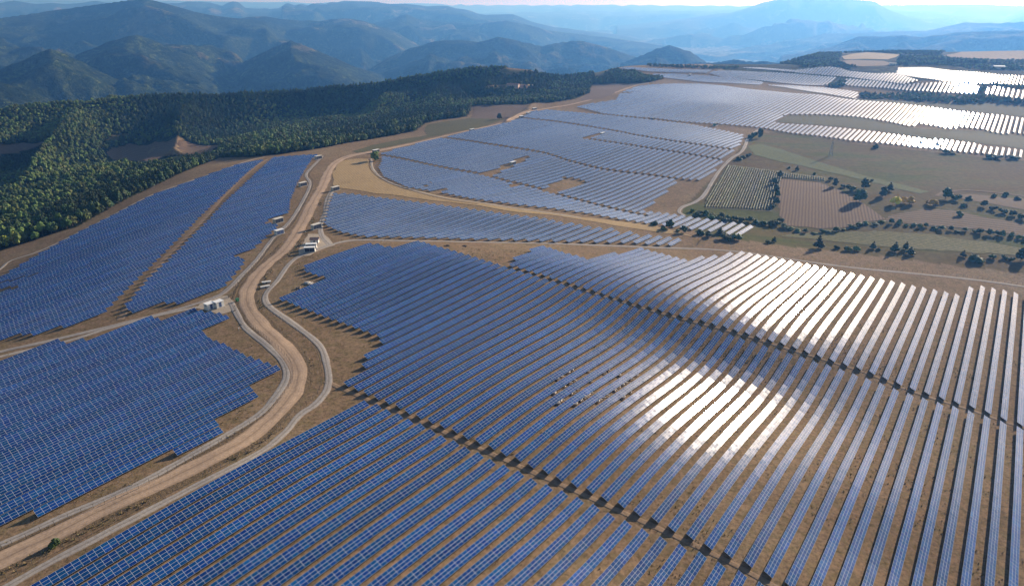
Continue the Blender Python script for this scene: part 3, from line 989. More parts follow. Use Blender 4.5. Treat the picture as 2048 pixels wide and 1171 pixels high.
DL_PX = [(-190,788),(0,720),(123,679),(140,690),(304,631),(323,638),(395,617),(414,623),(430,625),(455,627),(461,640),(405,664),(420,674),(493,708),(566,736),(500,768),(519,796),(430,834),(444,858),(352,909),(343,898),(226,962),(102,1027),(92,1017),(0,1061),(-190,1140)]
E1_PX = [(528,319),(407,426),(301,532),(239,592),(210,623),(62,674),(80,668),(27,668),(0,677),(-160,728),(-160,630),(-20,568),(79,508),(154,467),(236,426),(302,392),(371,367),(468,332)]
E1_HOLES = [[(2,563),(76,545),(74,549),(0,568)],[(-10,577),(40,570),(36,576),(-10,588)]]
E2_PX = [(548,315),(637,309),(625,316),(596,363),(581,399),(578,423),(523,445),(560,449),(509,495),(470,512),(494,519),(460,560),(451,571),(337,611),(328,604),(263,626),(253,616),(239,622),(270,590),(297,556),(335,522),(369,488),(420,437),(448,406),(489,368),(526,334)]
F_PX = [(667,387),(706,388),(746,394),(841,405),(958,420),(1029,430),(1098,438),(1126,445),(1151,447),(1178,453),(1204,456),(1226,456),(1238,464),(1258,460),(1274,470),(1293,469),(1320,472),(1345,475),(1369,479),(1340,490),(1265,485),(1110,482),(915,477),(723,472),(679,463),(648,449),(658,411)]
G_PX = [(757,335),(764,321),(762,307),(822,291),(887,275),(944,262),(993,252),(1039,238),(1050,232),(1063,223),(1096,220),(1188,228),(1297,239),(1376,248),(1446,261),(1488,270),(1478,293),(1468,304),(1450,312),(1441,331),(1420,349),(1399,360),(1383,359),(1356,361),(1330,387),(1303,409),(1286,422),(1340,428),(1400,437),(1461,444),(1514,454),(1488,474),(1430,464),(1378,458),(1320,450),(1248,440),(1175,427),(1094,416),(1038,410),(950,399),(884,386),(815,375),(768,354)]


def band(pts, w):
    return [(x, y - w) for x, y in pts] + [(x, y + w) for x, y in pts[::-1]]


G_HOLES = [band([(755,309),(803,317),(856,329),(907,339),(961,348),(1017,363),(1075,376),(1128,392),(1194,409),(1264,425),(1300,432)], 1.7),
           band([(880,275),(925,280),(969,287),(1010,293),(1062,301),(1094,307),(1137,321),(1171,330),(1205,338),(1240,343),(1277,347),(1317,352),(1356,358),(1400,363)], 1.5),
           band([(1036,235),(1072,239),(1096,241),(1133,246),(1166,251),(1202,257),(1238,263),(1267,269),(1296,274),(1347,282),(1388,288),(1442,296),(1480,301)], 1.2),
           band([(1166,276),(1214,283),(1256,289),(1298,296),(1347,303),(1389,310),(1445,320)], 1.2),
           [(963,349),(1052,311),(1062,315),(983,352)], [(1168,275),(1200,266),(1212,266),(1180,277)],
           [(1084,382),(1106,366),(1131,355),(1156,358),(1172,364),(1146,373),(1143,379),(1112,388)], [(1016,371),(1032,364),(1040,368),(1024,376)],
           [(852,371),(862,365),(866,367),(842,377)], [(876,381),(892,376),(895,379),(880,386)]]
H_PX = [(1152,214),(1178,208),(1232,200),(1239,189),(1256,179),(1280,172),(1297,170),(1349,167.5),(1401,167.5),(1446,171.5),(1494,178),(1538,182),(1589,187),(1640,190),(1700,199),(1748,203),(1796,207),(1830,211),(1866,215),(1919,223),(1968,228),(2008,231),(2050,237),(2250,262),
        (2250,300),(2150,286),(2037,267),(2025,264),(2011,269),(1980,263),(1965,258),(1922,254),(1903,257),(1888,256),(1879,253),(1842,247),(1823,253),(1785,245),(1758,240),(1717,234),(1678,231),(1640,229),(1581,229),(1567,231),(1550,246),
        (1593,249),(1640,252),(1692,257),(1720,260),(1761,265),(1802,271),(1842,277),(1864,281),(1876,279),(1898,281),(1955,288),(1967,293),(2013,296),(2038,299),(2250,330),(2250,352),(2037,314),(1994,311),(1967,307),(1927,304),(1902,300),(1864,296),(1830,293),(1796,289),(1763,286),(1700,281),
        (1675,277),(1623,270),(1581,266),(1533,257),(1497,253),(1452,249),(1401,246),(1350,242),(1325,238.5),(1282,235),(1239,231),(1205,227),(1171,218)]
H_HOLES = [[(1244,185.5),(1262,183.5),(1268,184.5),(1246,188)], [(1212,199),(1231,196),(1232,198),(1215,201)]]
I_BLOCKS = [
 [(1234,137),(1256,134.5),(1349,138.5),(1430,140.5),(1412,146),(1350,145),(1300,143.5)],
 [(1301,148),(1345,147.5),(1422,152),(1504,160.5),(1528,164),(1520,170),(1463,166.5),(1406,164),(1350,158),(1320,154.5)],
 [(1434,141.5),(1470,141.5),(1562,146),(1673,154.5),(1668,162),(1659,166),(1649,171),(1606,170),(1562,166),(1504,159.5),(1452,156.5),(1418,147)],
 [(1475,135),(1521,135.5),(1589,140.5),(1615,137.5),(1658,134),(1683,137),(1699,142.5),(1710,143.5),(1756,147.5),(1792,146),(1837,161),(1809,169),(1760,162),(1700,154.5),(1675,152.5),(1606,147),(1521,138.5)],
 [(1797,135.5),(1854,135),(1905,141.5),(1953,144.5),(1997,149.5),(2048,152),(2200,160),(2200,180),(2048,170),(2014,169),(1939,165),(1888,163),(1842,156),(1792,148)],
 [(1700,157.5),(1751,162),(1806,170),(1850,166),(1914,166.5),(1958,168.5),(1956,171.5),(1958,181),(1955,187),(1871,184),(1820,181.5),(1768,176),(1700,171.5),(1680,170),(1690,159)],
 [(1984,170.5),(2035,180),(2200,200),(2200,222),(2045,198.5),(2018,194),(1968,186.5)],
 [(1538,170),(1579,170.5),(1617,173),(1647,175),(1699,181),(1719,185.5),(1712,198),(1700,195.5),(1658,188.5),(1623,183.5),(1594,179),(1572,175.5),(1529,170)],
]

BLOCKS = [  # key, outline, cut-outs, offsets or pitch, table width, modules across, module length, where it is, look
 ('A', A_PX, [], GRID54, 3.05, 3, 1.95, 'the big central block', 'its upper left tip by the white cabins'),
 ('B', B_PX, [], GRID54, 3.05, 3, 1.95, 'the upper right block behind the diagonal aisle', 'its left tip'),
 ('C', C_PX, [], GRID54, 3.05, 3, 1.95, 'the front block below the diagonal aisle', 'the grey track'),
 ('D', DL_PX, [], GRID54, 3.05, 3, 1.95, 'the left block beside the road bend', 'its far edge by the two white cabins'),
 ('E', E1_PX, E1_HOLES, 5.4, 3.05, 3, 1.95, 'the far left block beside the forest', 'its far tip at the trees'),
 ('E', E2_PX, [], 5.4, 3.05, 3, 1.95, 'the strip between the bare aisle and the road', 'its far end at the top cabin'),
 ('F', F_PX, [], 6.3, 3.35, 2, 1.05, 'the wedge block between the straw strip and grey track', 'its left edge by the road'),
 ('G', G_PX, G_HOLES, 6.5, 3.2, 2, 1.05, 'the middle distance block behind the straw strip', 'its far end by the dirt track'),
 ('H', H_PX, H_HOLES, 6.1, 3.05, 2, 1.05, 'the large far block across the meadow', 'its far upper left edge'),
]
for k_, p_ in enumerate(I_BLOCKS):
    BLOCKS.append(('I', p_, [], [5.6, 5.6, 5.8, 5.8, 5.2, 6.4, 7.0, 6.4][k_], 2.95, 2, 1.05, 'the farthest blocks under the skyline', 'the left'))

TILT = R(26.0)


def cross(poly, c):
    """where the line at offset c enters and leaves the outline, as distances along the row"""
    a = poly @ N2 - c
    s = poly @ D2
    out = []
    n = len(a)
    for i in range(n):
        j = (i + 1) % n
        if (a[i] > 0) != (a[j] > 0):
            t = a[i] / (a[i] - a[j])
            out.append(s[i] + (s[j] - s[i]) * t)
    out.sort()
    return [(out[i], out[i + 1]) for i in range(0, len(out) - 1, 2)]


def subtract(iv, hole):
    res = []
    for a, b in iv:
        segs = [(a, b)]
        for h0, h1 in hole:
            nx = []
            for p, q in segs:
                if h1 <= p or h0 >= q:
                    nx.append((p, q))
                else:
                    if h0 > p:
                        nx.append((p, h0))
                    if h1 < q:
                        nx.append((h1, q))
            segs = nx
        res += segs
    return res


ROWS = []
_rowid = 0
for bi, (key, px, holes, off, wid, nac, mlen, place, origin) in enumerate(BLOCKS):
    lift = 1.3 if key in 'ABCDEF' else 1.0
    poly = hit(px, lift)
    hol = [hit(h, lift) for h in holes]
    cc = poly @ N2
    seq = [o for o in off if cc.min() < o < cc.max()] if isinstance(off, list) else offs(cc.min(), cc.max(), off)
    per = 5 if mlen > 1.5 else 9
    n_in = 0
    for c in seq:
        iv = cross(poly, c)
        for h in hol:
            iv = subtract(iv, cross(h, c))
        iv = [(a, b) for a, b in iv if b - a > 5.0]
        for part_no, (a, b) in enumerate(iv):
            _rowid += 1
            nm = int((b - a) / mlen)
            ends = []
            k = 0
            while k < nm:
                e = min(k + per, nm)
                ends.append((k, e))
                k = e
            if len(ends) > 1 and ends[-1][1] - ends[-1][0] < 2:
                ends[-2] = (ends[-2][0], ends[-1][1])
                ends.pop()
            sa = a + (b - a - nm * mlen) / 2
            S0 = np.array([sa + e[0] * mlen for e in ends])
            S1 = np.array([sa + e[1] * mlen for e in ends]) - 0.07
            U0 = np.array([e[0] for e in ends], float)
            U1 = np.array([e[1] for e in ends], float)
            ROWS.append(dict(key=key, bi=bi, c=c, S0=S0, S1=S1, U0=U0, U1=U1, w=wid, nac=nac, mlen=mlen, rid=_rowid, ord=n_in, place=place, origin=origin, part=part_no, parts=len(iv)))
        if iv:
            n_in += 1
for r in ROWS:
    r['n_in'] = max(q['ord'] for q in ROWS if q['bi'] == r['bi']) + 1
SS = np.concatenate([np.stack([r['S0'], r['S1']]).ravel() for r in ROWS])
CC_ = np.concatenate([np.full(2 * len(r['S0']), r['c']) for r in ROWS])
ZZ = ground(SS * D2[0] + CC_ * N2[0], SS * D2[1] + CC_ * N2[1])
i0 = 0
for r in ROWS:
    k = len(r['S0'])
    r['Z0'], r['Z1'] = ZZ[i0:i0 + k], ZZ[i0 + k:i0 + 2 * k]
    i0 += 2 * k


def row_arrays(r):
    n = len(r['S0'])
    rg = np.random.default_rng(r['rid'])
    w, th = r['w'], 0.05
    j1 = rg.normal(0, R(0.09), n)
    j2 = rg.normal(0, R(0.14), n)
    tl = TILT + np.clip(j2, -R(1.2), R(1.2))
    half = w / 2
    hc = 0.75 + half * math.sin(TILT)
    L = r['S1'] - r['S0']
    V = np.empty((n, 8, 3))
    z0 = r['Z0'] + hc - j1 * L / 2
    z1 = r['Z1'] + hc + j1 * L / 2
    for q, (s, z, sg) in enumerate(((r['S0'], z0, 1), (r['S1'], z1, 1), (r['S1'], z1, -1), (r['S0'], z0, -1))):
        cc = r['c'] + sg * half * np.cos(tl)
        V[:, q, 0] = s * D2[0] + cc * N2[0]
        V[:, q, 1] = s * D2[1] + cc * N2[1]
        V[:, q, 2] = z - sg * half * np.sin(tl)
        V[:, q + 4, 0] = V[:, q, 0] - N2[0] * th * math.sin(TILT)
        V[:, q + 4, 1] = V[:, q, 1] - N2[1] * th * math.sin(TILT)
        V[:, q + 4, 2] = V[:, q, 2] - th * math.cos(TILT)
    return V


_BF = np.array([[0, 1, 2, 3], [7, 6, 5, 4], [0, 4, 5, 1], [1, 5, 6, 2], [2, 6, 7, 3], [3, 7, 4, 0]])


def deck_mesh(name, rows, parent, origin=(0, 0, 0)):
    Vs, UVs, MI, MS = [], [], [], []
    for r in rows:
        V = row_arrays(r)
        n = len(V)
        Vs.append(V)
        uv = np.zeros((n, 6, 4, 2))
        ub = (r['rid'] * 131) % 4000
        vb = (r['rid'] * 7) % 900 * 100
        uv[:, 0, 0] = np.stack([ub + r['U0'], np.full(n, vb)], 1)
        uv[:, 0, 1] = np.stack([ub + r['U1'], np.full(n, vb)], 1)
        uv[:, 0, 2] = np.stack([ub + r['U1'], np.full(n, vb + r['nac'])], 1)
        uv[:, 0, 3] = np.stack([ub + r['U0'], np.full(n, vb + r['nac'])], 1)
        UVs.append(uv)
        MI.append(np.tile([3 if r['key'] in 'FGHI' else 0, 2, 1, 1, 1, 1], n))
        MS.append(np.tile([r['mlen'], r['w'] / r['nac'], (r['rid'] * 0.6180339) % 1.0], (n * 8, 1)))
    V = np.concatenate(Vs)
    n = len(V)
    Fq = (np.arange(n)[:, None, None] * 8 + _BF[None]).reshape(-1, 4)
    o = mesh_np(name, V.reshape(-1, 3) - np.array(origin), Fq, [M['panel'], M['frame'], M['back'], M['panel_wide']], parent,
                uv=np.concatenate(UVs).reshape(-1, 2), midx=np.concatenate(MI))
    if o.data.polygons[0].normal.z < 0:
        o.data.flip_normals()
    at = o.data.attributes.new('modsize', 'FLOAT_VECTOR', 'POINT')
    at.data.foreach_set('vector', np.concatenate(MS).astype(np.float32).ravel())
    return o


def prisms(P0, P1, w, ax, ay):
    """thin square bars from P0 to P1 (n,3) as vertices and quads; ax, ay span the section"""
    n = len(P0)
    V = np.empty((n, 8, 3))
    for q, (i, j) in enumerate(((-1, -1), (1, -1), (1, 1), (-1, 1))):
        o_ = (np.asarray(ax) * i + np.asarray(ay) * j) * w / 2
        V[:, q] = P0 + o_
        V[:, q + 4] = P1 + o_
    Fq = (np.arange(n)[:, None, None] * 8 + _BF[None]).reshape(-1, 4)
    return V.reshape(-1, 3), Fq


def support_mesh(name, r, parent, origin):
    n = len(r['S0'])
    d3, n3, up = np.array([*D2, 0]), np.array([*N2, 0]), np.array([0, 0, 1.0])
    Ps, Qs = [], []
    half = r['w'] / 2
    for f in (0.2, 0.8):
        s = r['S0'] + (r['S1'] - r['S0']) * f
        zg = r['Z0'] + (r['Z1'] - r['Z0']) * f
        for sg in (1, -1):
            cc = r['c'] + sg * half * .55 * math.cos(TILT)
            b = s[:, None] * d3 + cc * n3 + (zg - .25)[:, None] * up
            t = s[:, None] * d3 + cc * n3 + (zg + .66 + half * math.sin(TILT) - sg * half * .55 * math.sin(TILT))[:, None] * up
            Ps.append(b)
            Qs.append(t)
    V1, F1 = prisms(np.concatenate(Ps), np.concatenate(Qs), .11, d3, n3)
    # two rails along the row
    Ps, Qs = [], []
    for sg in (1, -1):
        cc = r['c'] + sg * half * .55 * math.cos(TILT)
        zz = .64 + half * math.sin(TILT) - sg * half * .55 * math.sin(TILT)
        Ps.append(r['S0'][:, None] * d3 + cc * n3 + (r['Z0'] + zz)[:, None] * up)
        Qs.append(r['S1'][:, None] * d3 + cc * n3 + (r['Z1'] + zz)[:, None] * up)
    V2, F2 = prisms(np.concatenate(Ps), np.concatenate(Qs), .09, n3, up)
    return mesh_np(name, np.concatenate([V1, V2]) - np.array(origin), np.concatenate([F1, F2 + len(V1)]), M['steel'], parent)


def project(P):
    P = np.asarray(P, float)
    x, y, z = P[..., 0], P[..., 1], P[..., 2] - H
    dep = y * CP - z * SP
    vv = y * SP + z * CP
    dep = np.maximum(dep, 1e-3)
    return 1024 + F * x / dep, 585.5 - F * vv / dep, dep


def px_area(r):
    V = row_arrays(r)[:, :4]
    u, v, dep = project(V)
    ok = (dep > 5).all(1) & (u.max(1) > 0) & (u.min(1) < 2048) & (v.max(1) > 0) & (v.min(1) < 1171)
    a = np.abs(sum(u[:, i] * v[:, (i + 1) % 4] - u[:, (i + 1) % 4] * v[:, i] for i in range(4))) / 2
    return float(a[ok].sum())


for r in ROWS:
    r['area'] = px_area(r)
ROWS = [r for r in ROWS if r['area'] > 0 or r['key'] in 'ABCD']
ROWS.sort(key=lambda r: -r['area'])
N_IND = 300
ind = [r for r in ROWS[:N_IND]]
rest = [r for r in ROWS[N_IND:]]

ONES = ['', 'first', 'second', 'third', 'fourth', 'fifth', 'sixth', 'seventh', 'eighth', 'ninth', 'tenth', 'eleventh', 'twelfth', 'thirteenth', 'fourteenth', 'fifteenth', 'sixteenth', 'seventeenth', 'eighteenth', 'nineteenth']
TENS = {2: 'twent', 3: 'thirt', 4: 'fort', 5: 'fift', 6: 'sixt', 7: 'sevent', 8: 'eight', 9: 'ninet'}


def ordinal(n):
    if n < 20:
        return ONES[n]
    if n >= 100:
        return 'hundred-' + (ordinal(n - 100) if n > 100 else 'th')
    t, u = divmod(n, 10)
    return TENS[t] + ('ieth' if u == 0 else 'y-' + ONES[u])


LOOK = {'A': 'blue', 'B': 'pale blue', 'C': 'blue', 'D': 'dark blue', 'E': 'dark blue', 'F': 'grey blue', 'G': 'grey blue', 'H': 'silvery', 'I': 'silvery'}
ind.sort(key=lambda r: (r['bi'], r['ord'], r['part']))
for r in ind:
    s = (r['S0'][0] + r['S1'][-1]) / 2
    x, y = s * D2[0] + r['c'] * N2[0], s * D2[1] + r['c'] * N2[1]
    o = empty('solar_panel_row', (x, y, g1(x, y)))
    L = r['S1'][-1] - r['S0'][0]
    size = 'short' if L < 45 else ('long' if L > 130 else '')
    look = (size + ' ' + LOOK[r['key']]).strip()
    seg = ''
    if r['parts'] > 1:
        seg = (' near' if r['part'] == 0 else (' far' if r['part'] == r['parts'] - 1 else ' middle')) + ' piece,'
    ordn = r['ord'] + 1
    lab = f"{look} panel row,{seg} {ordinal(ordn)} from {r['origin']}, in {r['place']}"
    if len(lab.split()) > 16:
        lab = f"{look} panel row,{seg} {ordinal(ordn)} from the left in {r['place']}"
    tag(o, ' '.join(lab.split()[:16]), 'solar panel row', 'solar panel rows of ' + r['place'])
    deck_mesh('panel_deck', [r], o, o.location)
    support_mesh('support_frame', r, o, o.location)
narrow = [r for r in rest if r['key'] in 'ABCDE']
wide = [r for r in rest if r['key'] not in 'ABCDE']
far_rows = deck_mesh('distant_solar_rows', wide + narrow, None)
tag(far_rows, 'solar panel rows of the far blocks, whitened by sun glare', 'solar panel rows', kind='stuff')
print('rows', len(ROWS), 'individual', len(ind), {k: sum(1 for r in ind if r['key'] == k) for k in 'ABCDEFGHI'}, {k: sum(1 for r in ROWS if r['key'] == k) for k in 'ABCDEFGHI'})

# ------------------------------------------------------------------ trees
def foliage_mat(name, lo, mid, hi):
    m, nt, bs = new_mat(name)
    oi = nd(nt, 'ShaderNodeObjectInfo')
    tc = nd(nt, 'ShaderNodeTexCoord')
    n = nd(nt, 'ShaderNodeTexNoise')
    n.inputs['Scale'].default_value = 0.9
    n.inputs['Detail'].default_value = 5
    n.inputs['Roughness'].default_value = .75
    nt.links.new(tc.outputs['Object'], n.inputs['Vector'])
    c = ramp(nt, n.outputs['Fac'], [(0.33, lo), (0.52, mid), (0.70, hi)])
    hs = nd(nt, 'ShaderNodeHueSaturation')
    nt.links.new(math_(nt, 'ADD', math_(nt, 'MULTIPLY', oi.outputs['Random'], .06), .465), hs.inputs['Hue'])
    nt.links.new(math_(nt, 'ADD', math_(nt, 'MULTIPLY', oi.outputs['Random'], .8), .65), hs.inputs['Value'])
    nt.links.new(c, hs.inputs['Color'])
    nt.links.new(hs.outputs[0], bs.inputs['Base Color'])
    bs.inputs['Roughness'].default_value = .7
    bs.inputs['Specular IOR Level'].default_value = .2
    bs.inputs['Subsurface Weight'].default_value = 0.0
    return m


M['leaf_dark'] = foliage_mat('leaf_dark', (.018, .034, .012), (.050, .082, .024), (.11, .15, .04))
M['leaf_mid'] = foliage_mat('leaf_mid', (.045, .072, .019), (.11, .15, .036), (.21, .245, .06))
M['leaf_yellow'] = foliage_mat('leaf_yellow', (.15, .155, .028), (.29, .28, .05), (.42, .38, .075))
M['leaf_gold'] = foliage_mat('leaf_gold', (.42, .28, .03), (.70, .50, .06), (.85, .66, .12))
M['needle'] = foliage_mat('needle', (.016, .034, .016), (.036, .066, .028), (.07, .11, .042))
M['bark'] = plain('bark', (.11, .08, .055), .9)


def crown_mesh(name, kind, mat, seed, leaves=170):
    """a crown for a tree one unit high (crown from 0.22 to 1.0): clustered lumps with leaf sprays standing out of them"""
    rg = np.random.default_rng(seed)
    bm = bmesh.new()
    pts = []
    if kind == 'conifer':
        lv = 6
        for i in range(lv):
            t = i / (lv - 1)
            z = .22 + .66 * t
            rad = .30 * (1 - t) ** .8 + .05
            for k in range(5 if i < 4 else 3):
                a = rg.uniform(0, 6.28)
                pts.append((rad * .62 * math.cos(a), rad * .62 * math.sin(a), z + rg.uniform(-.03, .03), rad * .55, .55))
        pts.append((0, 0, .93, .055, 1.5))
    elif kind == 'shrub':
        for i in range(7):
            a = rg.uniform(0, 6.28)
            q = rg.uniform(.05, .42)
            pts.append((q * math.cos(a), q * math.sin(a), rg.uniform(.28, .62) - q * .2, rg.uniform(.22, .33), .9))
    else:
        for i in range(15):
            a = rg.uniform(0, 6.28)
            z = rg.uniform(.26, .84)
            q = rg.uniform(.04, .30) * (1 - .5 * max(0, (z - .6) / .3))
            pts.append((q * math.cos(a), q * math.sin(a), z, rg.uniform(.12, .20), .95))
        pts.append((rg.uniform(-.05, .05), rg.uniform(-.05, .05), .86, .13, .9))
    for (x, y, z, rad, sq) in pts:
        q = bmesh.ops.create_icosphere(bm, subdivisions=2, radius=1)
        for v in q['verts']:
            k = rad * (1 + rg.uniform(-.26, .26))
            v.co = Vector((x + v.co.x * k, y + v.co.y * k, z + v.co.z * k * sq))
    for i in range(leaves):
        x, y, z, rad, sq = pts[rg.integers(len(pts))]
        d = rg.normal(size=3)
        d /= np.linalg.norm(d)
        c = Vector((x + d[0] * rad * 1.08, y + d[1] * rad * 1.08, z + d[2] * rad * sq * 1.08))
        s = rg.uniform(.025, .055)
        e = Matrix.Rotation(rg.uniform(0, 6.28), 3, 'Z') @ Matrix.Rotation(rg.uniform(0, 3.14), 3, 'X')
        vs = [bm.verts.new(c + e @ Vector((s * a, s * b, 0))) for a, b in ((-1, -.7), (1, -.5), (.8, .8), (-.7, 1))]
        bm.faces.new(vs)
    me = bpy.data.meshes.new(name)
    bm.to_mesh(me)
    bm.free()
    me.materials.append(mat)
    return me


def trunk_mesh(name, seed, h=.55, r=.028):
    rg = random.Random(seed)
    mb = MB()
    p = Vector((0, 0, -.06))
    rr_ = r
    for i in range(4):
        q = p + Vector((rg.uniform(-.012, .012), rg.uniform(-.012, .012), (h + .06) / 4))
        mb.bar(p, q, rr_, rr_ * .82, 7)
        p, rr_ = q, rr_ * .82
        if i >= 1:
            for k in range(2):
                a = rg.uniform(0, 6.28)
                mb.bar(p, p + Vector((math.cos(a) * .16, math.sin(a) * .16, rg.uniform(.10, .2))), rr_ * .55, rr_ * .25, 5)
    me = bpy.data.meshes.new(name)
    bmesh.ops.recalc_face_normals(mb.bm, faces=mb.bm.faces)
    mb.bm.to_mesh(me)
    mb.bm.free()
    me.materials.append(M['bark'])
    return me


KINDS = {  # kind: (object name, crown form, material, width of the unit crown)
    'dark': ('broadleaf_tree', 'broad', 'leaf_dark'), 'mid': ('broadleaf_tree', 'broad', 'leaf_mid'), 'yellow': ('broadleaf_tree', 'broad', 'leaf_yellow'),
    'gold': ('autumn_tree', 'broad', 'leaf_gold'), 'pine': ('conifer_tree', 'conifer', 'needle'), 'shrub': ('shrub', 'shrub', 'leaf_dark'), 'bush': ('shrub', 'shrub', 'leaf_mid'),
}
CROWNS, TRUNKS = {}, {}
for i, (k_, (nm, form, mt)) in enumerate(KINDS.items()):
    CROWNS[k_] = [crown_mesh('crown', form, M[mt], 100 + 10 * i + v, 260) for v in range(3)]
    TRUNKS[k_] = [trunk_mesh('trunk', 100 + 10 * i + v, .85 if form == 'conifer' else (.3 if form == 'shrub' else .55)) for v in range(3)]
NATW = {'broad': .86, 'conifer': .62, 'shrub': 1.25}


def tree(kind, x, y, h, w, label=None, group=None, name=None, v=None):
    nm, form, mt = KINDS[kind]
    t = empty(name or nm, (x, y, g1(x, y) - .05), random.uniform(0, 6.28))
    cat = {'shrub': 'shrub', 'conifer_tree': 'conifer'}.get(nm, 'tree')
    tag(t, label, cat, group)
    v = random.randrange(3) if v is None else v
    sx = w / NATW[form]
    for nm2, me in (('trunk', TRUNKS[kind][v]), ('crown', CROWNS[kind][v])):
        o = link(bpy.data.objects.new(nm2, me), t)
        o.scale = (sx, sx, h)
    return t


